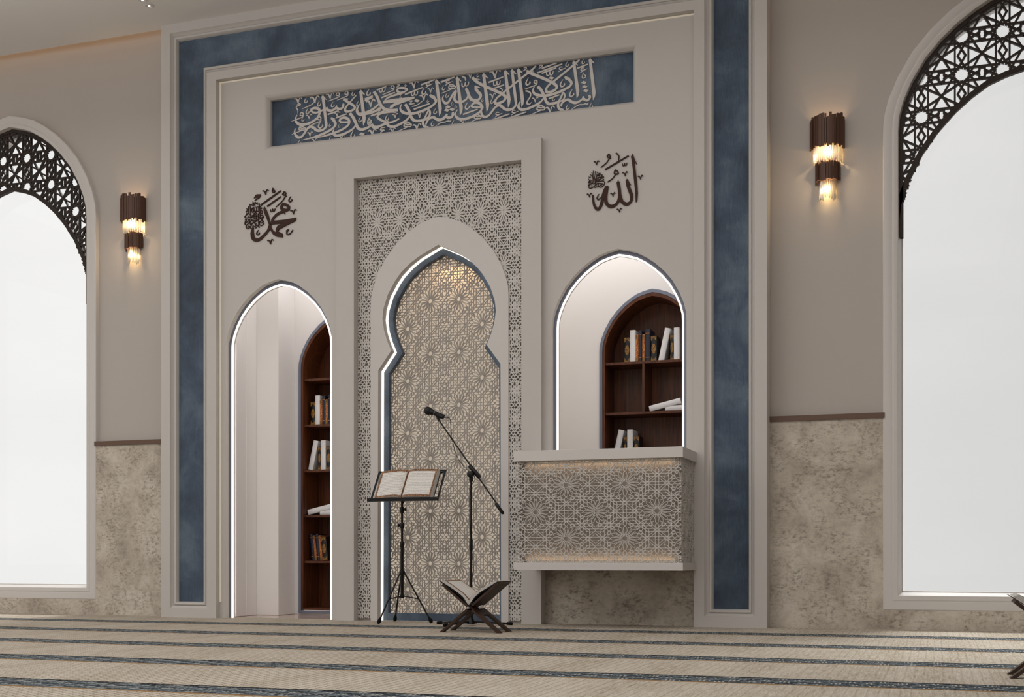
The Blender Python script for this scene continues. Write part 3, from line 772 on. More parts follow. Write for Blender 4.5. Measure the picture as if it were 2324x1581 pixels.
for a_, b_ in (((445,498),(750,388)),((355,592),(865,408)),((445,600),(745,485)),((1165,498),(1390,412)),((590,1112),(805,1035))): c.line(a_, b_)
for h_ in ((165,762,160),(960,412,115),(1285,362,105),(862,800,165),(1050,1002,160),(685,1120,85),(970,1282,115),(1447,1252,110)): c.hook(*h_)
c.damma(320,775,90,925); c.shadda(618,600,175); c.hamza(850,510); c.hamza(1290,528); c.sukun(1300,650); c.vee(312,1130,145); c.vee(615,1335,205); c.hey(428,1298,150,1470,1.15)
c.S(36, [(118,950),(205,985),(218,1060),(165,1150),(150,1205),(195,1225),(240,1185)], .9, .4); c.S(28, [(1390,1190),(1370,1222),(1330,1212),(1290,1232),(1200,1238),(1110,1290),(1000,1365)], .8, .25)
c.S(26, [(85,495),(120,478),(130,510),(60,555)], .7, .3); c.S(26, [(395,455),(440,428),(455,455),(380,510)], .7, .3)
# second quarter
c.c = 'C'
c.alif(1585,308,1668,1115); c.alif(1318,342,1394,1118); c.alif(878,405,958,1210); c.alif(342,477,424,1277)
c.poly([(1455,325),(1422,377),(1434,425),(1505,1000),(1560,1000),(1488,413),(1535,443),(1538,420)])
c.S(58, [(1533,980),(1530,1060),(1480,1130),(1390,1160),(1310,1145),(1250,1095),(1190,1068),(1120,1105),(1050,1190),(985,1270),(905,1305),(850,1270),(828,1190),(845,1110)], 1, .7)
c.S(62, [(650,505),(740,590),(880,670),(1060,750),(1240,830),(1320,890),(1305,960),(1230,1010),(1140,1035),(1110,1000),(1150,920),(1250,840)], 1, .8)
c.S(38, [(1240,840),(1340,760),(1540,600),(1760,425),(1860,350),(1940,262)], 1, .6, nib=False); c.poly([(640,495),(640,545),(680,570),(740,560),(755,545),(808,555),(810,545)])
c.S(60, [(2090,930),(2020,1010),(1880,1090),(1730,1150),(1640,1155),(1590,1110),(1590,1050),(1622,990)], .8, .35)
c.S(64, [(705,720),(760,790),(812,850),(808,915),(745,965),(660,962),(605,920),(570,840),(530,735)], .9, .9); c.head(710,662); c.poly([(530,698),(500,740),(510,780),(570,780)])
c.S(58, [(545,760),(570,850),(540,930),(470,985),(395,1005),(320,990),(285,930),(300,850),(312,780),(260,840),(210,930),(160,1010),(105,1025),(60,985),(48,920),(68,865)], .9, .35)
c.S(60, [(640,1105),(640,1060),(700,1015),(780,1020),(835,1070),(848,1130),(790,1210),(660,1290),(520,1340),(400,1348),(325,1305),(308,1235),(350,1155)], .9, .35); c.S(44, [(640,1100),(720,1108),(830,1110)], .9, .9)
c.S(56, [(250,1210),(262,1260),(220,1312),(150,1312),(110,1290)], .8, .8); c.S(58, [(135,1240),(80,1310),(0,1360),(-60,1350)], .6, .9)
for h_ in ((62,712,110),(132,865,105),(237,1032,75),(312,1095,75),(542,1080,155),(757,460,75),(852,965,75),(1768,592,155),(1045,985,110),(265,1430,110)): c.hook(*h_)
for a_, b_ in (((10,603),(292,490)),((460,1252),(757,1148)),((975,605),(1277,493)),((1090,725),(1292,652)),((1015,1380),(1405,1240)),((1350,1340),(1745,1200))): c.line(a_, b_)
c.shadda(512,645,175); c.shadda(1152,622,175); c.vee(605,470,140); c.vee(1105,432,245); c.vee(1057,875,140); c.vee(457,1408,140); c.hamza(165,605); c.hamza(1172,1250); c.hamza(1502,1208)
c.S(34, [(438,480),(502,512),(512,575)], .9, .4); c.S(26, [(1205,715),(1252,745),(1250,790)], .9, .4)
c.hey(238,692,10,832); c.hey(757,1300,530,1442); c.dia(155,1100); c.dia(130,1165); c.dia(235,1152); c.S(26, [(1690,310),(1735,300),(1740,330),(1670,378)], .7, .3)
# third quarter
c.c = 'B'
c.alif(1530,265,1607,1025)
c.S(60, [(825,775),(795,855),(830,925),(930,965),(1080,962),(1240,915),(1380,850),(1480,780),(1520,715),(1485,655),(1410,610)], .35, .9); c.head(1405,572)
c.S(60, [(895,775),(945,850),(990,950),(1025,1050),(1080,1105),(1180,1112),(1300,1085),(1380,1020),(1400,950),(1380,880)], 1, .6); c.S(40, [(1240,1120),(1290,1060),(1340,960),(1378,880)], .9, .6)
c.S(54, [(1265,1095),(1258,1170),(1290,1225),(1372,1258)], .7, 1.1); c.S(56, [(1315,1190),(1345,1120),(1400,1062),(1475,1045),(1550,1092),(1620,1095),(1700,1055),(1755,975)], .7, .7)
c.S(54, [(1715,1035),(1780,1052),(1850,1020),(1862,945)], .8, .8)
c.S(58, [(1000,1000),(930,1090),(800,1175),(660,1232),(570,1218),(528,1165),(548,1105)], .8, .5)
c.S(48, [(775,1070),(680,1120),(560,1150),(440,1115),(350,1060),(340,1010),(420,960),(540,938),(640,935),(705,950)], .8, .3)
c.S(58, [(560,1150),(440,1195),(330,1238),(250,1228),(225,1175)], .8, .6); c.S(58, [(240,1180),(120,1262),(-20,1300)], .6, 1)
c.S(62, [(262,520),(320,610),(375,740),(430,835),(510,888),(620,900),(750,895)], 1, 1.1)
c.S(58, [(375,760),(250,870),(110,942),(-20,978)], .8, 1)
c.poly([(440,765),(455,720),(540,690),(700,665),(1098,622),(1080,665),(800,765),(680,815),(620,868),(575,862),(600,800),(700,745)])
c.S(48, [(455,745),(540,650),(680,595),(830,555),(930,495)], .9, .9); c.S(52, [(935,500),(915,465),(830,448),(755,462),(738,505),(790,545),(880,530)], .9, .9)
for h_ in ((150,540,145),(365,872,110),(525,1050,125),(905,390,70),(805,622,80),(1270,515,150),(1355,710,70),(1500,920,120),(1447,1172,110),(1875,1152,100)): c.hook(*h_)
for a_, b_ in (((320,492),(515,418)),((82,670),(242,606)),((75,707),(238,640)),((410,647),(690,537)),((890,580),(1257,435)),((1070,882),(1398,762)),((1215,385),(1500,278)),((200,1012),(480,908)),((1615,330),(1900,225))): c.line(a_, b_)
c.shadda(440,500,145); c.shadda(1092,562,165); c.vee(195,750,205); c.vee(1070,380,205); c.vee(1272,635,185); c.vee(1410,492,135); c.vee(1187,992,165); c.vee(692,1010,135); c.vee(227,1342,175); c.vee(640,1308,150); c.vee(1133,1235,185)
c.S(24, [(1255,705),(1150,785),(1030,830)], .9, .3); c.damma(638,435,425,590); c.sukun(170,1110); c.hamza(1372,385)
c.S(24, [(980,720),(1040,712),(990,770),(1085,765)], .8, .5); c.S(26, [(490,1245),(410,1262),(400,1300),(470,1305),(400,1350),(440,1385),(560,1345)], .8, .3)
c.hey(945,1190,700,1350,1.1); c.dia(1130,705); c.dia(15,1385); c.S(26, [(1830,1090),(1810,1122),(1760,1118),(1700,1140),(1640,1145),(1560,1190),(1480,1255)], .8, .25); c.S(28, [(735,390),(770,378),(765,410),(715,435)], .7, .3)
# left end
c.c = 'A'
c.alif(1962,210,2032,950)
c.S(60, [(2380,575),(2230,660),(2060,705),(1960,722),(1898,680),(1888,610),(1920,550)], .9, .35)
c.poly([(1190,318),(1163,368),(1175,420),(1235,900),(1285,900),(1232,405),(1262,425),(1265,408)])
c.S(58, [(1262,880),(1255,970),(1180,1032),(1080,1042),(1005,985),(945,965),(880,1005),(825,1090),(765,1165),(695,1182),(640,1130),(622,1060),(640,1000)], 1, .35)
c.S(58, [(965,665),(962,610),(1040,585),(1110,610),(1128,680),(1080,785),(940,885),(780,925),(670,885),(638,810),(672,725)], .9, .35); c.S(44, [(965,670),(1060,680),(1150,650),(1290,570)], .9, .7)
c.S(56, [(1262,575),(1290,625),(1370,638),(1440,600),(1480,535)], .9, .6); c.S(54, [(1462,580),(1530,605),(1595,575),(1612,495)], .9, .8)
c.S(52, [(1610,405),(1720,475),(1825,545),(1838,600),(1750,648),(1665,655),(1650,590),(1735,480),(1870,330)], 1, .6); c.poly([(1612,385),(1600,430),(1640,450),(1715,405),(1715,395)])
c.S(62, [(1740,690),(1815,790),(1870,910),(1910,995),(1990,1022),(2100,985),(2180,925)], 1, .7); c.S(56, [(2185,935),(2240,985),(2330,975)], .8, 1)
c.S(56, [(1855,940),(1780,1025),(1620,1110),(1470,1145),(1402,1095),(1415,1020)], .8, .4)
c.S(56, [(1535,865),(1550,805),(1630,780),(1710,815),(1728,880),(1690,950),(1560,1035),(1390,1105),(1200,1160),(1030,1205)], .9, .12); c.S(42, [(1535,868),(1620,875),(1715,870)], .9, .9)
c.S(58, [(1375,800),(1430,860),(1448,930),(1380,1010),(1210,1105),(1000,1185),(760,1242)], .9, .1); c.head(1368,770,.8)
for h_ in ((848,430,115),(1112,500,115),(880,652,120),(1390,515,115),(1805,290,105),(2115,270,140),(1905,500,110),(1945,822,110),(785,812,90),(1140,925,160),(1335,930,70),(1520,948,70),(718,1280,105),(1350,1200,95),(1795,1120,150)): c.hook(*h_)
for v_ in ((690,430,170),(1030,412,205),(1340,340,175),(1480,712,135),(912,760,130),(932,1112,130),(1025,1250,130),(1570,1182,130),(2160,490,205),(2195,1085,185)): c.vee(*v_)
c.damma(1495,310,1295,450); c.damma(1670,285,1480,430); c.damma(762,715,558,855); c.damma(1120,800,910,948); c.hey(775,998,560,1122,.95); c.sukun(2135,870)
for a_, b_ in (((1290,718),(1515,640)),((1460,785),(1680,702)),((2045,407),(2208,342)),((2045,438),(2202,372)),((2170,745),(2340,690))): c.line(a_, b_)
c.S(24, [(1035,445),(960,520),(775,605)], .9, .25); c.S(26, [(660,530),(710,500),(740,520),(690,540),(655,575),(685,630),(682,695)], .8, .3); c.dia(1988,1115)
o = cal.mb.build('lettering', M['letter'], None, recalc=False); o.parent = banner; o.matrix_parent_inverse = banner.matrix_basis.inverted()
o.matrix_parent_inverse = Matrix.Translation(-Vector(portal.location)) @ Matrix.Identity(4)
banner.matrix_parent_inverse = Matrix.Translation(-Vector(portal.location))
o.matrix_parent_inverse = Matrix.Identity(4)
o['label'] = 'raised cream script lettering'
# --- left wall name
c = e = Script(-.106, .009, 0); e.c = 'E'
e.poly([(600,528),(580,590),(600,680),(650,790),(700,930),(740,1070),(800,1160),(880,1210),(1015,1225),(1015,1150),(930,1125),(850,1105),(790,1060),(760,1000),(735,880),(690,710),(640,590)])
e.S(84, [(715,960),(690,1060),(600,1170),(500,1260),(410,1282),(350,1240),(330,1150),(335,1070),(352,1000)], .6, .4)
e.poly([(748,938),(765,870),(820,852),(1060,828),(1314,782),(1297,858),(1180,915),(1040,985),(930,1050),(890,1105),(860,1108),(860,1040),(895,970),(960,925),(1060,898),(880,925)])
e.S(72, [(775,900),(800,800),(900,700),(1030,640),(1130,600)], .8, .9); e.S(66, [(1135,620),(1145,545),(1080,490),(1010,485),(985,540),(1000,590),(1080,605)], .9, .8); e.S(30, [(1040,650),(1060,705)], .9, .5)
e.poly([(865,1100),(890,1075),(1010,1140),(1010,1160),(860,1150)])
e.line((520,500),(972,178),30); e.line((662,530),(972,308),30); e.S(24, [(1075,290),(1010,400),(855,548)], .9, .4)
e.S(30, [(1020,245),(1045,205),(1072,225),(1070,265),(1020,272),(1015,240)], .9, .9); e.S(28, [(1060,280),(1100,300)], .9, .8)
e.hook(1178,370,135); e.hook(455,1115,120)
for v_ in ((625,210,150),(1250,650,150),(735,1320,150)): e.vee(*v_)
e.S(26, [(795,115),(780,190),(810,222),(835,185),(800,150)], .5, .8); e.shadda(792,615,130)
e.S(26, [(1082,1085),(1140,1050),(1100,1120),(1125,1160),(1190,1130),(1242,1050)], .8, .4); e.poly([(365,350),(400,280),(440,260),(518,258),(515,300),(480,350),(375,405),(400,375),(440,340),(400,335)])
e.c = 'G'   # small roundel of fine script
TH_ = 30
for pts in ([(1130-280,180),(880,400),(905,700)], [(490,230),(515,560),(540,850),(600,870),(720,880),(850,840),(1030,730),(1000,800),(950,850),(1000,900)], [(425,320),(445,600),(490,660),(580,690),(700,640),(780,580)],
            [(430,600),(330,680),(290,750),(350,780),(560,740),(800,700),(1020,665)], [(735,340),(760,480),(700,530),(660,430)], [(800,310),(840,440),(830,510),(760,520)], [(650,350),(640,520),(590,560),(560,470),(600,400)],
            [(600,370),(560,430),(570,540)], [(600,640),(740,550)], [(530,270),(720,150)], [(570,310),(800,165)], [(600,140),(640,190)], [(830,610),(880,540),(960,490),(990,560),(940,610),(860,620),(820,640)],
            [(730,640),(745,860)], [(815,640),(830,900),(835,1050),(790,1100),(740,1080)], [(900,700),(910,760)], [(870,740),(860,780)], [(600,800),(640,770),(700,780),(760,800)], [(640,830),(700,800)],
            [(1060,970),(1000,1060),(920,1090),(870,1040),(880,950),(940,900),(1020,890)], [(925,1000),(1045,920)], [(940,830),(990,860)], [(740,1080),(690,1130),(620,1090),(600,1180),(540,1210),(500,1150),(560,1060),(540,980),(490,990),(520,1060)],
            [(560,900),(470,950),(380,1050),(310,1060),(290,1000),(320,900),(350,840),(300,840),(340,900),(290,910)], [(320,980),(500,860)], [(600,900),(620,940)], [(350,1080),(340,1160),(380,1210),(460,1180),(540,1100)], [(380,1160),(480,1100)],
            [(400,1080),(430,1060)], [(570,1020),(640,960),(780,900)], [(660,1010),(700,990),(740,1030),(690,1060)], [(690,1190),(770,1165)], [(810,1140),(860,1130),(850,1180)], [(360,400),(390,480)], [(320,540),(400,490)], [(345,600),(375,580)],
            [(920,300),(920,350)], [(910,400),(960,380),(940,440)], [(760,230),(800,220),(790,260)], [(660,310),(710,300)], [(400,830),(440,860),(480,820)], [(420,690),(430,730)]):
    e.S(TH_, pts, .8, .6)
def calli_thing(scr, name, label, m, centre):
    r_ = thing(name, label, 'wall lettering', centre)
    o = scr.mb.build('letters', m, r_, recalc=False); o.matrix_parent_inverse = Matrix.Translation(-Vector(centre)); return r_
calli_thing(e, 'wall_calligraphy', 'dark bronze round script emblem on the cream wall above the left doorway', M['bronze'], tuple(at(612,494,-.106)))
# --- right wall name
c = f = Script(-.106, .009, 0); f.c = 'F'
f.poly([(1170,178),(1140,245),(1158,350),(1185,560),(1205,760),(1232,1020),(1238,1195),(1250,1205),(1272,1140),(1282,1010),(1270,820),(1240,560),(1215,350),(1250,402),(1260,388)])
f.S(76, [(1055,745),(1075,850),(1115,960),(1150,1060),(1140,1170),(1075,1235),(1000,1228),(940,1170),(905,1060),(890,920),(865,775)], .9, .9); f.poly([(1055,703),(1026,770),(1060,830),(1110,820),(1128,848),(1134,828)])
f.S(76, [(868,770),(890,920),(895,1080),(860,1200),(780,1275),(690,1285),(620,1215),(605,1100),(620,980),(632,880),(585,950),(548,1080),(520,1220),(475,1325),(425,1345),(375,1290),(345,1180),(335,1050)], .85, .45); f.poly([(868,732),(838,800),(860,840),(905,830)])
f.line((590,515),(1090,220),28); f.S(30, [(822,160),(880,225),(872,320)], .9, .5)
f.S(28, [(640,225),(668,190),(695,215),(690,250),(645,252),(638,220)], .9, .9); f.S(24, [(690,260),(620,370),(500,470)], .9, .5); f.S(28, [(685,260),(715,275)], .9, .8)
f.S(30, [(795,520),(850,545),(865,600),(790,598),(800,530)], .9, .9); f.S(24, [(820,600),(750,700),(640,778)], .9, .5)
f.shadda(1010,405,120); f.hook(450,1090,130)
for v_ in ((410,370,125),(1012,602,130),(1336,676,125),(756,1038,120),(262,1052,120),(892,1370,120)): f.vee(*v_)
f.c = 'H'
for pts in ([(575,210),(620,500),(680,800),(690,1050)], [(695,240),(740,500),(790,730),(870,850)], [(480,290),(520,420),(560,700),(555,900),(500,960),(440,920),(400,800),(400,720)], [(390,420),(560,600),(760,760),(860,870)],
            [(400,720),(330,830),(280,900),(330,930),(400,900)], [(740,760),(760,850),(700,930),(560,1010)], [(690,1050),(600,1160),(450,1240),(340,1240),(280,1150),(290,1020)], [(290,1080),(400,1010),(480,980)],
            [(820,620),(980,590),(1200,565),(1080,650),(960,730),(880,820)], [(820,640),(900,710),(960,740)], [(870,850),(1050,820),(1180,810),(1250,900),(1220,1040),(1100,1160),(980,1190),(900,1140)],
            [(760,1060),(800,960),(960,960),(1140,980),(1020,1060),(940,1120),(800,1170),(730,1130),(720,1060)], [(860,980),(870,1080),(900,1110)], [(780,470),(1000,325)], [(800,530),(1060,385)], [(800,280),(850,350)], [(930,500),(950,540)],
            [(1040,470),(1080,500),(1120,430)], [(300,570),(370,620),(400,550)], [(280,680),(300,740)], [(470,760),(490,820)], [(450,1110),(530,1080)], [(350,1130),(380,1150)]):
    f.S(48, pts, .8, .6)
f.dia(1180,720,42,42); f.dia(675,1200,42,42)
calli_thing(f, 'wall_calligraphy', 'dark bronze script emblem with a tall upright stroke above the right arched opening', M['bronze'], tuple(at(1395,415,-.106)))

# ================================================================ CEILING DOWNLIGHTS
def downlight(x, y, label, group):
    t = thing('downlight', label, 'downlight', (x, y, Z_CEIL), group)
    mb = MB(); mb.lathe([(.024,-.001),(.036,-.001),(.038,-.004),(.030,-.007),(.024,-.004)], (0,0,0), n=28); mb.build('trim_ring', M['white'], t, True)
    mb = MB(); mb.lathe([(.0238,-.0012),(.0238,-.0035),(.001,-.0042)], (0,0,0), n=24); mb.build('lens', M['spot'], t)
    return t
d0 = downlight(-2.365, -.52, 'small round ceiling spotlight nearer the portal, at the top left', 'twin ceiling spotlights')
dup(d0, (-2.352, -.625, Z_CEIL), 'small round ceiling spotlight cut by the top edge of the picture', 'twin ceiling spotlights')
for k in range(4):
    for dx in (0, .11):
        dup(d0, (3.49+dx, -4.31-1.475*k, Z_CEIL), 'small round ceiling spotlight mirrored in the glass of the right window', 'ceiling spotlights mirrored in the right window')
# ================================================================ WALL LAMPS
def sconce(x, label):
    t = thing('wall_sconce', label, 'wall lamp', (x, Y_WALL, 3.3), 'wall lamps beside the portal'); rnd = random.Random(3)
    mb = MB(); mb.box(-.05, .05, -.012, -.0005, -.20, .22); mb.build('back_plate', M['slat'], t)
    def tier(r, n, zt, zb, jt, jb, w, name, m, hexa=False):
        for i in range(n):
            a = PI*(i+.5)/n; cx, cy = -r*math.cos(a), -.004-r*.92*math.sin(a); t0 = zt+rnd.uniform(-jt, jt); b0 = zb+rnd.uniform(-jb, jb)
            mb = MB()
            if hexa:
                rr = w/2
                mb.lathe([(.001,b0-.008),(rr*.8,b0),(rr,b0+.006),(rr,t0)], (cx,cy,0), n=6)
                mb.build(name, m, t)
            else:
                rx = Vector((math.sin(a), -math.cos(a)*.92, 0)).normalized(); ry = Vector((-math.cos(a), -math.sin(a), 0)).normalized(); ww = w*rnd.choice((.75,.9,1.12)); dd = rnd.choice((0,.005,.010))
                mb.obox((cx+ry.x*dd, cy+ry.y*dd, (t0+b0)/2), rx*ww/2, ry*.004, (0,0,(t0-b0)/2)); mb.build(name, m, t)
    for rr, za_, zb_ in ((.1045, .285, .10), (.0665, -.02, -.135)):  # solid half cylinders added behind the slats to block bulb light
        mb = MB(); n = 20; vs = []
        for i in range(n+1):
            a = PI*i/n
            for q_ in (rr, rr-.003): vs += [(-q_*math.cos(a), -.004-q_*.92*math.sin(a), za_), (-q_*math.cos(a), -.004-q_*.92*math.sin(a), zb_)]
        fs = []
        for i in range(n): k = 4*i; fs += [(k,k+1,k+5,k+4), (k+2,k+6,k+7,k+3), (k,k+4,k+6,k+2), (k+1,k+3,k+7,k+5)]
        mb.add(vs, fs); mb.build('light_blocker', M['slat'], t, True)
    tier(.112, 22, .30, .085, .016, .016, .0165, 'slat', M['slat'])
    tier(.096, 20, .12, -.012, .01, .012, .0135, 'crystal_rod', M['crystal'], True)
    tier(.074, 15, -.012, -.148, .012, .012, .0165, 'slat', M['slat'])
    tier(.055, 11, -.12, -.262, .01, .018, .0135, 'crystal_rod', M['crystal'], True)
    for z in (.055, -.20):
        mb = MB(); mb.lathe([(.001,-.02),(.009,-.014),(.011,0),(.009,.014),(.001,.02)], (0,-.045,z), n=12); mb.build('bulb', M['bulb'], t, True)
        for yy, e_ in ((-.05, 2.6),):
            l = bpy.data.lights.new('sconce_lamp', 'POINT'); l.energy = e_; l.color = (1,.74,.42); l.shadow_soft_size = .012
            lo = bpy.data.objects.new('sconce_lamp', l); COL.objects.link(lo); lo.location = (x, Y_WALL-.062, 3.3+z)
    l = bpy.data.lights.new('sconce_lamp', 'POINT'); l.energy = 1.0; l.color = (1,.6,.28); l.shadow_soft_size = .012
    lo = bpy.data.objects.new('sconce_lamp', l); COL.objects.link(lo); lo.location = (x, Y_WALL-.045, 3.3+.2)
sconce(-2.905, 'brown metal and crystal wall lamp between the left window and the portal')
sconce(2.905, 'brown metal and crystal wall lamp between the portal and the right window')
# ================================================================ BOOKCASES
SH = [2.072, 1.668, 1.270, .873, .470]
CB = .735; CDEP = .30
def bookcase(label):
    t = thing('bookcase', label, 'bookcase', (0,CB,0), 'arched walnut bookcases in the corridor')
    q = lambda mb, n, m, lab=None: (lambda o: (setattr(o, 'matrix_parent_inverse', Matrix.Translation((0,-CB,0))), tag(o, lab), o)[-1])(mb.build(n, m, t))
    o_ = arch(0, BW, 2.155, 2.642, z0=.012); i_ = arch(0, BW-.024, 2.155, 2.614, z0=.034)
    mb = MB(); mb.slab([o_, i_], .700, .719); q(mb, 'blue_trim', M['trimblue'], 'grey blue edge trim')
    # carcass: arched shell
    a1 = arch(0, BW-.022, 2.155, 2.612, z0=.036); a2 = arch(0, BW-.046, 2.155, 2.585, z0=.058)
    mb = MB(); mb.slab([a1, a2], .703, .703+CDEP); q(mb, 'carcass', M['walnut'])
    mb = MB(); mb.slab([a1], .703+CDEP, .715+CDEP); q(mb, 'back_board', M['walnut'])
    for z in SH:
        mb = MB(); mb.box(-(BW-.047), BW-.047, .722, .702+CDEP, z-.020, z); q(mb, 'shelf', M['walnut'])
    return t
bc = bookcase('arched walnut bookcase seen through the left doorway, five shelves'); bc.location.x = BKX[0]
bc2 = dup(bc, (BKX[1], CB, 0), 'arched walnut bookcase seen through the right arched opening, with a divider under its top shelf')
mb = MB(); mb.box(-.086, -.068, .724, .70+CDEP, SH[1]+.0005, SH[0]-.0205); dv = mb.build('divider', M['walnut'], bc2); dv.matrix_parent_inverse = Matrix.Translation((0,-CB,0))
YBK = .80
def bx_(px_, Y=YBK): return at(px_, 800, Y).x-BKX[0 if px_ < 1000 else 1]
def make_book(kind):
    """upright book, origin at the bottom centre of the spine; spine faces -y"""
    dims = {'white': (.046,.262,.19), 'redgold': (.024,.222,.15), 'navy': (.028,.256,.16), 'navy_thick': (.042,.262,.17), 'blackgold': (.050,.208,.14), 'blackgold_thin': (.030,.208,.14), 'navy_thin': (.030,.235,.15)}
    w_, h_, d_ = dims[kind]
    t = thing('book', 'book', 'book', (0,0,0))
    cm = {'white': M['whitecover'], 'redgold': M['redgold'], 'navy': M['navy'], 'navy_thick': M['navy'], 'blackgold': M['blackcover'], 'blackgold_thin': M['blackcover'], 'navy_thin': M['navy']}[kind]
    mb = MB(); b = .0028
    # U-shaped cover with a slightly rounded spine
    mb.box(-w_/2, -w_/2+b, .004, d_, 0, h_); mb.box(w_/2-b, w_/2, .004, d_, 0, h_)
    n = 8; vs = []; fs = []
    for i in range(n+1):
        u = i/n; x = -w_/2+w_*u; y = .004-.006*math.sin(PI*u)**.7
        vs += [(x,y,0),(x,y,h_),(x,y+b,h_),(x,y+b,0)]
    for i in range(n):
        for k in range(4): fs.append((i*4+k, i*4+(k+1) % 4, (i+1)*4+(k+1) % 4, (i+1)*4+k))
    fs += [(0,3,2,1), (4*n,4*n+1,4*n+2,4*n+3)]; mb.add(vs, fs); mb.build('cover', cm, t)
    mb = MB(); mb.box(-w_/2+b+.0003, w_/2-b-.0003, .008, d_-.004, .003, h_-.003); mb.build('pages', M['edge'], t)
    if kind in ('navy', 'navy_thick', 'navy_thin'):
        for z in (.035, h_-.035):
            mb = MB(); mb.box(-w_*.40, w_*.40, -.0035, -.001, z, z+.004); mb.build('spine_band', M['redgold'], t)
    if kind == 'redgold':
        for z in (.006, h_-.036):
            mb = MB(); mb.box(-w_*.38, w_*.38, -.0035, -.001, z, z+.03); mb.build('spine_label', M['goldorn'], t)
    if kind[:9] == 'blackgold':
        mb = MB(); zc = h_/2
        P_ = [(w_*.34*math.cos(a)*(1+.12*math.cos(4*a)), zc+.042*math.sin(a)*(1-.1*math.cos(4*a))) for a in [2*PI*k/24 for k in range(24)]]
        mb.slab([P_], -.0040, -.0015); mb.build('gold_ornament', M['goldorn'], t)
        for s_ in (0, 1):
            z0 = .004 if s_ == 0 else h_-.004; sg = 1 if s_ == 0 else -1
            P_ = [(-w_*.45,z0),(w_*.45,z0),(w_*.42,z0+sg*.04),(w_*.3,z0+sg*.03),(0,z0+sg*.012),(-w_*.3,z0+sg*.03),(-w_*.42,z0+sg*.04)]
            mb = MB(); mb.slab([P_], -.0038, -.0015); mb.build('gold_ornament', M['goldorn'], t)
    t['_d'] = 0; del t['_d']
    return t
PROTO = {}
KW = {'white': 'white book', 'redgold': 'thin red and gold book', 'navy': 'thin navy book', 'navy_thick': 'thick navy book', 'blackgold': 'black book with gold ornament', 'navy_thin': 'narrow navy book'}
def put(kind, x, y, z, rot, label, group):
    if kind not in PROTO: PROTO[kind] = o = make_book(kind)
    else: o = dup(PROTO[kind])
    o.location = (x, y, z); o.rotation_euler = rot; o['label'] = label; o['group'] = group; return o
CASES = [(BKX[1], 'right bookcase', (0, 1, 2)), (BKX[0], 'left bookcase', (1, 3, 2))]
LV = ['top shelf', 'second shelf', 'middle shelf', 'fourth shelf', 'lowest shelf']
for cx_, cn, (la_, lb_, lc_) in CASES:
    ga, gl, gc = 'books in a row on the %s of the %s' % (LV[la_], cn), 'books lying on the %s of the %s' % (LV[lb_], cn), 'books on the %s of the %s' % (LV[lc_], cn)
    z = SH[la_]+.0005
    row = [('blackgold', 1422.5, 'at the left end'), ('white', 1431, 'second from the left'), ('redgold', 1441.5, 'just right of the white book'),
           ('navy', 1447.3, 'between two red and gold books'), ('redgold', 1452.3, 'left of the thick navy book'), ('navy_thick', 1458, 'near the right end'), ('blackgold', 1468, 'at the right end of the row')]
    x_run = None
    if la_ == 1: row = [(k_, p2, s_) for (k_, _, s_), p2 in zip(row, (709, 717.5, 724.5, 728.7, 732.5, 738, 747))]
    for kd, p_, ps in row:
        x = cx_+bx_(p_, .775)
        w_ = {'white': .046,'redgold': .024,'navy': .028,'navy_thick': .042,'blackgold': .050}[kd]
        if x_run is not None: x = max(x, x_run+w_/2+.0008)
        x_run = x+w_/2
        put(kd, x, .775+(.012 if kd == 'blackgold' else 0), z, (0,0,0), "%s %s, %s case's %s shelf" % (KW[kd], ps, cn.split()[0], ('top','second')[la_]), ga)
    # second group of the same shelf, only where it shows
    T15 = math.tan(math.radians(12))
    def lean_group(px0, lev, who, g):
        lean = math.radians(12); z = SH[lev]+.0005; xq = cx_+bx_(px0, .775)
        put('white', xq+.023*math.cos(lean), .775, z+.0005+.023*math.sin(lean), (0, lean, 0), 'white book leaning right on the %s' % who, g)
        xl = xq+.046/math.cos(lean)+.208*T15+.003
        put('blackgold_thin', xl+.015, .785, z, (0,0,0), 'gold ornamented black book between two white ones, %s' % who, g)
        put('white', xl+.030+.0245, .775, z, (0,0,0), 'upright white book on the %s' % who, g); return xl+.055+.024
    SN = ['top', 'second', 'middle', 'fourth', 'lowest']
    cs_ = cn.split()[0]+' case'
    if la_ == 0: lean_group(1494, 0, "right case's top shelf near the arch edge", ga)
    # lying pair: one flat, one tilted on it
    z = SH[lb_]+.0005; xf = cx_+bx_(1509.5 if la_ == 0 else 726, .775)
    put('white', xf, .775, z+.0232, (0, PI/2, 0), "flat white book under a tilted one, %s's %s shelf" % (cs_, SN[lb_]), gl)
    tl_ = math.radians(12.5); xs = cx_+bx_(1472.5 if la_ == 0 else 698, .775)
    put('white', xs+.023*math.sin(tl_), .770, z+.023*math.cos(tl_)+.0022, (0, PI/2-tl_, 0), "tilted white book resting on a flat one, %s's %s shelf" % (cs_, SN[lb_]), gl)
    xe = lean_group(1389 if la_ == 0 else 699, lc_, "%s's middle shelf" % cs_, gc)
    put('blackgold', xe+.026, .785, SH[lc_]+.0005, (0,0,0), "black book with gold ornament at the right, %s's middle shelf" % cs_, gc)
# leaning dark books on the lowest shelf of the left case
xz = BKX[0]-(BW-.046)+.004; z = SH[4]+.0005; lean = math.radians(-6)
for i, (kd, ps) in enumerate((('navy_thin', 'leftmost of the leaning dark books'), ('redgold', 'leaning between two navy books'), ('navy_thin', 'leaning right of the red and gold book'), ('redgold', 'right of the second navy book'), ('blackgold', 'leaning at the right end'))):
    w_ = {'navy_thin': .030, 'redgold': .024, 'blackgold': .050}[kd]; xz += w_/2+.001
    put(kd, xz+.03, .79, z+w_/2*math.sin(-lean)+.001, (0, lean, 0), "%s, %s, left case's lowest shelf" % (KW[kd], ps), 'leaning books on the lowest shelf of the left bookcase'); xz += w_/2
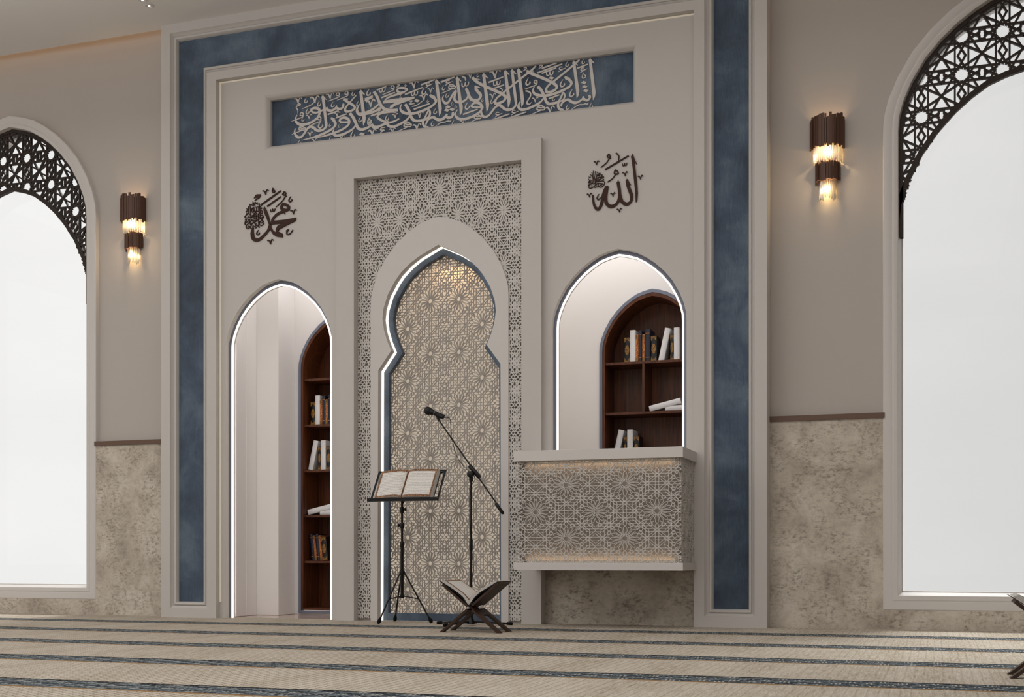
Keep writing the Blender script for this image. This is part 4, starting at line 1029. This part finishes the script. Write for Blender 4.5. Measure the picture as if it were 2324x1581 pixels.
# ================================================================ OPEN BOOKS
def open_book(t, halves, V, length, org, invert=None):
    """halves: (top curve, bottom curve) lists of 3D points across; pages are extruded along V"""
    V = Vector(V).normalized()
    for hi, (top, bot, face) in enumerate(halves):
        n = len(top); mb = MB(); vs = []
        for p in top: vs += [Vector(p)+V*.004, Vector(p)+V*(length-.004)]
        for p in bot: vs += [Vector(p)+V*.004, Vector(p)+V*(length-.004)]
        fs = []
        for i in range(n-1):
            fs += [(2*i,2*i+2,2*i+3,2*i+1), (2*n+2*i,2*n+2*i+1,2*n+2*i+3,2*n+2*i+2), (2*i,2*n+2*i,2*n+2*i+2,2*i+2), (2*i+1,2*i+3,2*n+2*i+3,2*n+2*i+1)]
        fs += [(0,1,2*n+1,2*n), (2*n-2,4*n-2,4*n-1,2*n-1)]
        mb.add(vs, fs); mb.build('page_block', M['edge'], t)
        # decorated border and printed text follow the page curve
        L_ = [0]
        for i in range(n-1): L_.append(L_[-1]+(Vector(top[i+1])-Vector(top[i])).length)
        T = L_[-1]
        def pt(s_):
            s_ = max(0, min(T, s_))
            for i in range(n-1):
                if s_ <= L_[i+1]+1e-9:
                    k = (s_-L_[i])/(L_[i+1]-L_[i]); return Vector(top[i]).lerp(Vector(top[i+1]), k), i
            return Vector(top[-1]), n-2
        def nrm(i):
            d_ = (Vector(top[min(i+1,n-1)])-Vector(top[max(i,0)])).normalized(); m_ = d_.cross(V); 
            if m_.dot(Vector(face)) < 0: m_ = -m_
            return m_
        for nm, s0, s1, v0, v1, off, mt in (('page_border', .001, T-.001, .005, length-.005, .0008, M['border']), ('text_page', .014, T-.016, .022, length-.026, .0018, M['print'])):
            K = 14; vs = []; uv = []
            for i in range(K+1):
                p, ii = pt(s0+(s1-s0)*i/K); q_ = p+nrm(ii)*off; vs += [q_+V*v0, q_+V*v1]; uv.append(i/K)
            me = bpy.data.meshes.new(nm); me.from_pydata([tuple(p) for p in vs], [], [(2*i,2*i+2,2*i+3,2*i+1) for i in range(K)])
            ul = me.uv_layers.new(name='UVMap')
            for pl in me.polygons:
                for li, vi in zip(pl.loop_indices, pl.vertices): ul.data[li].uv = (uv[vi//2]+hi*3.1, 1.0*(vi % 2))
            me.materials.append(mt); me.polygons.foreach_set('use_smooth', [True]*K); o = bpy.data.objects.new(nm, me); COL.objects.link(o); o.parent = t
def cover_mesh(t, pts, V, length, th, mt, name='cover'):
    V = Vector(V).normalized(); mb = MB(); n = len(pts)
    for i in range(n-1):
        a = Vector(pts[i]); b = Vector(pts[i+1]); d_ = (b-a).normalized(); nn = d_.cross(V)
        mb.obox((a+b)/2+V*length/2, (b-a)/2+d_*.0006, V*length/2, nn*th/2)
    mb.build(name, mt, t)
# ---- music stand
PX, PY = at(912.5, 1300, -.38).x, -.38
ms = thing('music_stand', 'black folding music stand holding an open book in front of the prayer niche', 'music stand', (PX, PY, 0))
def part(mb, name, m, root, smooth=True, lab=None):
    o = mb.build(name, m, root, smooth); o.matrix_parent_inverse = Matrix.Translation(-Vector(root.location))
    if lab: o['label'] = lab
    return o
mb = MB(); mb.tube([(PX,PY,.19),(PX,PY,.62)], .0125, 14); part(mb, 'lower_pole', M['black'], ms)
mb = MB(); mb.tube([(PX,PY,.60),(PX,PY,.93)], .009, 14); part(mb, 'upper_pole', M['black'], ms)
for z in (.60, .74, .86):
    mb = MB(); mb.lathe([(.013,-.022),(.0155,-.018),(.0155,.018),(.013,.022)], (PX,PY,z), n=16); part(mb, 'collar', M['black'], ms)
for z, sg in ((.862, 1), (.745, -1)):
    mb = MB(); mb.tube([(PX+sg*.012,PY,z),(PX+sg*.022,PY,z)], .004, 8); mb.lathe([(.006,0),(.011,.002),(.011,.012),(.006,.015)], (PX+sg*.02,PY,z), (sg,0,0), 14); part(mb, 'knob', M['black'], ms)
mb = MB(); mb.lathe([(.013,-.02),(.02,-.014),(.022,.0),(.02,.014),(.013,.02)], (PX,PY,.385), n=16); part(mb, 'leg_hub', M['black'], ms)
mb = MB(); mb.lathe([(.012,-.014),(.016,-.01),(.016,.01),(.012,.014)], (PX,PY,.205), n=16); part(mb, 'brace_hub', M['black'], ms)
for ang in (6, 245, 128):
    a = math.radians(ang); d_ = Vector((math.cos(a), math.sin(a), 0)); r_ = .222
    p0 = Vector((PX,PY,.385))+d_*.018; p1 = Vector((PX,PY,.03))+d_*r_
    mb = MB(); mb.tube([p0, p0.lerp(p1, .5), p1], .0062, 10); lg = part(mb, 'leg', M['black'], ms)
    dn = (p1-p0).normalized(); mb = MB(); mb.lathe([(.006,-.03),(.009,-.022),(.0145,-.004),(.015,.008),(.010,.022)], p1+dn*.004, dn, 12); ft = mb.build('rubber_foot', M['rubber'], lg, True); ft.matrix_parent_inverse = Matrix.Identity(4); ft.matrix_basis = Matrix.Identity(4); ft.matrix_parent_inverse = Matrix.Translation(-Vector(ms.location)) @ Matrix.Identity(4); ft.matrix_parent_inverse = Matrix.Identity(4)
    q0 = Vector((PX,PY,.205))+d_*.012; k = (.385-.185)/(.385-.03); q1 = p0.lerp(p1, k)
    mb = MB(); mb.tube([q0, q0.lerp(q1,.5)+Vector((0,0,.002)), q1], .0042, 8); part(mb, 'brace', M['black'], ms)
DX0, DX1 = at(838, 1138, -.45).x, at(996, 1134, -.45).x; DZ = .925; DYB = -.45; DT = Vector((0, .16, .235)); dtn = DT.normalized(); nrm_ = Vector((0, -dtn.z, dtn.y))
mb = MB(); mb.obox(((DX0+DX1)/2, DYB-.012, DZ), ((DX1-DX0)/2,0,0), (0,.026,0), (0,0,.003)); mb.obox(((DX0+DX1)/2, DYB-.038, DZ+.010), ((DX1-DX0)/2,0,0), (0,.002,0), (0,0,.0125)); part(mb, 'tray', M['black'], ms, False)
for x in (DX0+.012, DX1-.012):
    mb = MB(); mb.obox(Vector((x, DYB, DZ))+DT*.5, (.007,0,0), nrm_*.0035, DT*.5); part(mb, 'side_arm', M['black'], ms, False)
for sg, x in ((1, DX0+.012), (-1, DX1-.012)):
    top_ = Vector((x, DYB, DZ))+DT; cx = Vector((PX+.045, DYB+.085, DZ+.11))
    mb = MB(); mb.obox(top_+Vector((sg*.04,0,-.003)), (.047,0,0), nrm_*.003, dtn*.006); part(mb, 'top_arm', M['black'], ms, False)
    mb = MB(); mb.tube([top_-dtn*.01, cx], .0055, 8); part(mb, 'cross_arm', M['black'], ms, False)
    mb = MB(); mb.tube([Vector((x, DYB+.002, DZ+.008)), cx], .0055, 8); part(mb, 'cross_arm', M['black'], ms, False)
mb = MB(); mb.tube([(PX,PY,.91),(PX+.02,DYB+.095,.96),(PX+.045,DYB+.10,DZ+.12)], .011, 10); part(mb, 'tilt_bracket', M['black'], ms)
# ---- book on the music stand
bl, br = at(851.5, 1134, -.46).x, at(984, 1133, -.46).x; bm_ = at(913, 1132.5, -.46).x
bk = thing('open_book', 'open scripture with brown patterned page borders on the black music stand', 'open book', (0,0,0))
O_ = Vector((0, DYB-.016, DZ+.006)); NV = nrm_
def cs(xs, hs): return [O_+Vector((x,0,0))+NV*h for x, h in zip(xs, hs)]
us = [0,.04,.1,.2,.35,.5,.7,.85,1]
hl = [.010,.022,.030,.034,.033,.030,.024,.018,.014]
topL = cs([bm_-(bm_-bl)*u for u in us], [h+.004 for h in hl]); botL = cs([bm_-(bm_-bl)*u for u in us], [.0025]*9)
hr = [.010,.022,.030,.035,.035,.034,.031,.029,.027]
topR = cs([bm_+(br-.012-bm_)*u for u in us], [h+.004 for h in hr]); botR = cs([bm_+(br-.004-bm_)*u for u in us], [.0025]*9)
open_book(bk, [(topL, botL, NV), (topR, botR, NV)], DT, .268, O_)
cover_mesh(bk, [O_+Vector((bl-.004,0,0)), O_+Vector((br+.002,0,0))], DT, .272, .003, M['blackcover'])
# ---- X-shaped book stand with an open book
BS_Y0, BS_LEN = -1.31, .235
def P5(x, y): p = at(980+x/9.88, 1290+y/9.88, BS_Y0); return Vector((p.x, BS_Y0, p.z))
bs = thing('book_stand', 'dark wooden X-shaped book stand on the carpet in front of the prayer niche', 'book stand', (0,0,0))
FL, FR, CRS = Vector((.498,0,.0)), Vector((.908,0,.0)), Vector((.703,0,.166)); UL, UR = Vector((.508,0,.318)), Vector((.902,0,.333))
def board(upper, foot, name, sgn):
    d_ = (foot-upper); Ltot = d_.length; d_ = d_/Ltot; n_ = Vector((-d_.z,0,d_.x)); sc_ = (CRS-upper).dot(d_); th = .0075
    b_ = BS_LEN
    def quad(mb, s0, s1, a0, a1, e0=None, e1=None):
        """plate from s0..s1 along the board and a0..a1 across"""
        P_ = []
        for nn in (-th, th):
            for s_, a_ in ((s0,a0),(s1,e0 if e0 is not None else a0),(s1,e1 if e1 is not None else a1),(s0,a1)):
                p = upper+d_*s_+n_*nn; P_.append((p.x, BS_Y0+a_, p.z))
        mb.add(P_, [(0,1,2,3),(7,6,5,4),(0,4,5,1),(1,5,6,2),(2,6,7,3),(3,7,4,0)])
    o = None; mb = MB(); quad(mb, 0, sc_-.022, 0, b_); quad(mb, sc_-.022, sc_+.022, .04 if sgn > 0 else .085, .085+.04 if sgn > 0 else .15)
    quad(mb, sc_+.022, sc_+.085, .0, b_)
    part(mb, 'board', M['standwood'], bs, False)
    # two legs, tapering, sawn flat on the floor
    cut = th*abs(d_.x/d_.z)
    for a0, a1 in ((0, .062), (b_-.062, b_)):
        mb = MB(); P_ = []
        for nn in (-th, th):
            s1 = Ltot-nn*(n_.z/d_.z) if abs(d_.z) > 1e-6 else Ltot
            for s_, w0, w1 in ((sc_+.085, a0, a1), (s1, a0+(.0 if a0 == 0 else .012), a1-(.012 if a0 == 0 else 0))):
                for a_ in (w0, w1):
                    p = upper+d_*s_+n_*nn; P_.append((p.x, BS_Y0+a_, max(p.z, 0)))
        mb.add(P_, [(0,2,3,1),(4,5,7,6),(0,4,6,2),(1,3,7,5),(2,6,7,3),(0,1,5,4)]); part(mb, 'leg', M['standwood'], bs, False)
board(UL, FR, 'b1', 1); board(UR, FL, 'b2', -1)
bk2 = thing('open_book', 'open book lying in the V of the dark wooden book stand by the niche', 'open book', (0,0,0))
def curve(pts): return [P5(*p) for p in cr_spline(pts, 4)]
inL = curve([(825,712),(770,640),(700,560),(560,455),(430,360),(280,262)]); outL = curve([(822,812),(770,750),(700,640),(560,520),(400,410),(208,288)])
inR = curve([(827,712),(870,640),(940,560),(1080,470),(1240,370),(1405,268)]); outR = curve([(826,812),(880,735),(960,630),(1100,510),(1280,400),(1462,286)])
open_book(bk2, [(inL, outL, (.4,0,.9)), (inR, outR, (-.4,0,.9))], (0,1,0), .29, None)
cover_mesh(bk2, [P5(178,282),P5(400,438),P5(560,545),P5(700,668),P5(790,800),P5(822,828),P5(868,800),P5(960,650),P5(1100,530),P5(1280,420),P5(1470,292)], (0,1,0), .295, .0026, M['blackcover'])
mb = MB()
p0, p1 = P5(1330,408), P5(1452,318); dd = (p1-p0).normalized(); nn = Vector((dd.z,0,-dd.x))
mb.obox((p0+p1)/2+nn*.0035+Vector((0,.147,0)), (p1-p0)/2, (0,.14,0), nn*.0008); mb.build('gold_ornament', M['goldorn'], bk2)
OFF = Vector((3.43, -2.15, 0))
bs2 = dup(bs, tuple(OFF), 'dark wooden X-shaped book stand cut by the right edge of the picture')
bk3 = dup(bk2, tuple(OFF), 'open book on the book stand at the right edge, in front of the right window')
for o in (bs, bs2): o['group'] = 'wooden floor book stands'
for o in (bk2, bk3): o['group'] = 'books on the floor book stands'
# ---- microphone stand
MY = -.46
def P4(x, y): return at(940+x/5.645, 900+y/5.645, MY)
mx = at(1069, 1250, MY).x
mst = thing('microphone_stand', 'black boom microphone stand beside the music stand', 'microphone stand', (mx, MY, 0))
mb = MB(); mb.lathe([(.010,0),(.034,.004),(.030,.02),(.016,.045),(.013,.075),(.010,.09)], (mx,MY,.008), n=20); part(mb, 'base_hub', M['black'], mst)
for ex, ey in ((at(996,1412,-.42).x, -.42), (at(1159,1414,-.36).x, -.36), (mx-.10, MY-.26)):
    p1 = Vector((ex,ey,.012)); p0 = Vector((mx,MY,.026)); mb = MB(); mb.tube([p0, p0.lerp(p1,.5), p1], .0075, 10); lg = part(mb, 'leg', M['black'], mst)
    dn = (p1-p0).normalized(); mb = MB(); mb.lathe([(.008,-.03),(.0115,-.026),(.0115,.012),(.008,.016)], p1, dn, 12); mb.build('rubber_foot', M['rubber'], lg, True)
mb = MB(); mb.tube([(mx,MY,.06),(mx,MY,.58)], .0095, 14); part(mb, 'lower_pole', M['black'], mst)
mb = MB(); mb.tube([(mx,MY,.56),(mx,MY,1.08)], .007, 14); part(mb, 'upper_pole', M['black'], mst)
mb = MB(); mb.lathe([(.010,-.05),(.013,-.04),(.013,.03),(.010,.04)], (mx,MY,.60), n=16); part(mb, 'clutch', M['black'], mst)
pc = P4(728,993)
mb = MB(); mb.lathe([(.010,0),(.0145,.008),(.0145,.055),(.011,.065)], (mx,MY,1.055), n=16); part(mb, 'collar', M['black'], mst)
mb = MB(); mb.lathe([(.018,-.026),(.024,-.022),(.024,.006),(.018,.010)], (mx,MY,pc.z), (0,1,0), 20); part(mb, 'tilt_knob', M['black'], mst)
b0, b1 = P4(322,312), P4(1140,1500)
YO = Vector((0,.014,0))
mb = MB(); mb.tube([b0+YO*.5, b1+YO], .0055, 10); part(mb, 'boom', M['black'], mst)
c0, c1 = P4(700,880), P4(832,1035); mb = MB(); mb.tube([c0+YO, c0.lerp(c1,.06)+YO, c0.lerp(c1,.94)+YO, c1+YO], [.013,.0165,.0165,.013], 12); part(mb, 'boom_clamp', M['black'], mst)
w0, w1 = P4(1035,1360), P4(1132,1498); mb = MB(); mb.tube([w0+YO, w0.lerp(w1,.08)+YO, w0.lerp(w1,.94)+YO, w1+YO], [.009,.012,.012,.008], 12); part(mb, 'counterweight', M['black'], mst)
k0, k1 = P4(322,312), P4(300,262); mb = MB(); mb.tube([k0, k1], .010, 10); mb.tube([P4(285,232), P4(372,262)], .0165, 12); part(mb, 'microphone_clip', M['black'], mst)
# ---- microphone
mic = thing('microphone', 'black handheld microphone clipped to the boom stand', 'microphone', tuple(P4(300,225)))
h0 = P4(178,180); ax = (P4(390,256)-h0).normalized()
mb = MB(); R_ = .031; mb.lathe([(.001,-R_)]+[(R_*math.sin(a), -R_*math.cos(a)) for a in [PI*k/12 for k in range(1,10)]], h0, ax, 24); part(mb, 'grille', M['grille'], mic)
Lm = (P4(390,256)-h0).length
mb = MB(); mb.lathe([(.022,.022),(.024,.026),(.024,.032),(.0195,.045),(.0165,.08),(.0140,Lm-.004),(.0115,Lm)], h0, ax, 22); part(mb, 'body', M['black'], mic)
mb = MB(); mb.lathe([(.0186,.056),(.0192,.057),(.0190,.0595),(.0184,.0605)], h0, ax, 22); part(mb, 'ring', M['silver'], mic)
mb = MB(); mb.lathe([(.007,Lm),(.008,Lm+.003),(.007,Lm+.022),(.004,Lm+.034)], h0, ax, 14); part(mb, 'plug', M['silver'], mic)
cab = MB(); cp = [P4(425,266),P4(452,272),P4(470,300),P4(478,380),P4(485,480),P4(502,590),P4(540,730),P4(605,845),P4(700,950),P4(745,985),P4(778,1025),P4(784,1065),P4(748,1125),P4(716,1170),P4(722,1230),P4(714,1330),P4(716,1560)]
cp += [at(1071.5,1240,MY), at(1076,1290,MY), at(1073,1312,MY), Vector((mx+.012,MY,.12)), Vector((mx+.02,MY-.03,.05)), Vector((mx+.05,MY+.0,.012))]
cp = [Vector(p)+Vector((0,-.012,0)) for p in cp]
fine = []
for i in range(len(cp)-1):
    p0 = cp[max(i-1,0)]; p1 = cp[i]; p2 = cp[i+1]; p3 = cp[min(i+2,len(cp)-1)]
    for k in range(5):
        t = k/5; fine.append(.5*(2*p1+(p2-p0)*t+(2*p0-5*p1+4*p2-p3)*t*t+(3*p1-p0-3*p2+p3)*t**3))
fine.append(cp[-1]); cab.tube(fine, .0021, 6); part(cab, 'cable', M['rubber'], mic)

# ================================================================ LIGHT
def area(name, loc, rot, sx_, sy_, e, c=(1,1,1)):
    l = bpy.data.lights.new(name, 'AREA'); l.shape = 'RECTANGLE'; l.size = sx_; l.size_y = sy_; l.energy = e; l.color = c
    o = bpy.data.objects.new(name, l); COL.objects.link(o); o.location = loc; o.rotation_euler = rot; return o
# lamps of the corridor behind the portal
area('corridor_lamp', (1.2, .40, 3.15), (0,0,0), 3.0, .5, 11, (1,.98,.96))
area('corridor_lamp', (-1.4, .42, 3.15), (0,0,0), 1.4, .4, 5.5, (1,.97,.95))
# light behind the rosette screen
area('niche_lamp', (MC, .16, 2.84), (0,0,0), .28, .08, .75, (1,.60,.26))
# area lamps added to fill the hall with light
area('hall_fill', (-1.5, -6.5, 4.9), (0,0,0), 12, 8, 200, (1,1,1))  # broad stand-in for the small ceiling downlights
area('uplight_fill', (-1.5, -6.0, 4.35), (PI,0,0), 13, 8.5, 350, (1,1,1))  # unseen upward fill added to brighten ceiling and walls
sl = bpy.data.lights.new('hazy_sun', 'SUN'); sl.energy = 9; sl.angle = math.radians(36); sl.color = (1,.99,.97)
so = bpy.data.objects.new('hazy_sun', sl); COL.objects.link(so); so.rotation_euler = (math.radians(-30), math.radians(4), 0)
# sky
w = bpy.data.worlds.new('World'); bpy.context.scene.world = w; w.use_nodes = True
N = w.node_tree.nodes; L = w.node_tree.links; bg = N['Background']
tc = N.new('ShaderNodeTexCoord'); n1 = N.new('ShaderNodeTexNoise'); n1.inputs['Scale'].default_value = 2.2; n1.inputs['Detail'].default_value = 5
mp = N.new('ShaderNodeMapping'); mp.inputs['Scale'].default_value = (1,1,2.2); L.new(tc.outputs['Generated'], mp.inputs[0]); L.new(mp.outputs[0], n1.inputs['Vector'])
r = N.new('ShaderNodeValToRGB'); r.color_ramp.elements[0].position = .3; r.color_ramp.elements[0].color = lin(240,239,238); r.color_ramp.elements[1].position = .6; r.color_ramp.elements[1].color = lin(251,249,247)
L.new(n1.outputs[0], r.inputs[0])
sp = N.new('ShaderNodeSeparateXYZ'); L.new(tc.outputs['Generated'], sp.inputs[0])
mr = N.new('ShaderNodeMapRange'); mr.inputs['From Min'].default_value = -.55; mr.inputs['From Max'].default_value = .12; mr.inputs['To Min'].default_value = 1.0; mr.inputs['To Max'].default_value = .76
L.new(sp.outputs[0], mr.inputs[0]); L.new(r.outputs[0], bg.inputs[0]); L.new(mr.outputs[0], bg.inputs[1])
# ================================================================ CAMERA
cam = bpy.data.cameras.new('camera'); co = bpy.data.objects.new('camera', cam); COL.objects.link(co)
cam.sensor_fit = 'HORIZONTAL'; cam.sensor_width = 36; cam.lens = FPX/2324*36
cam.shift_y = (HY-790.5)/2324; co.location = (X0, -DIST, CH); co.rotation_euler = (PI/2, 0, TH); cam.clip_start = .05
sc = bpy.context.scene; sc.camera = co
sc.view_settings.view_transform = 'Standard'; sc.view_settings.look = 'None'; sc.view_settings.gamma = 1; sc.view_settings.exposure = 0.0
sc.view_settings.use_curve_mapping = False
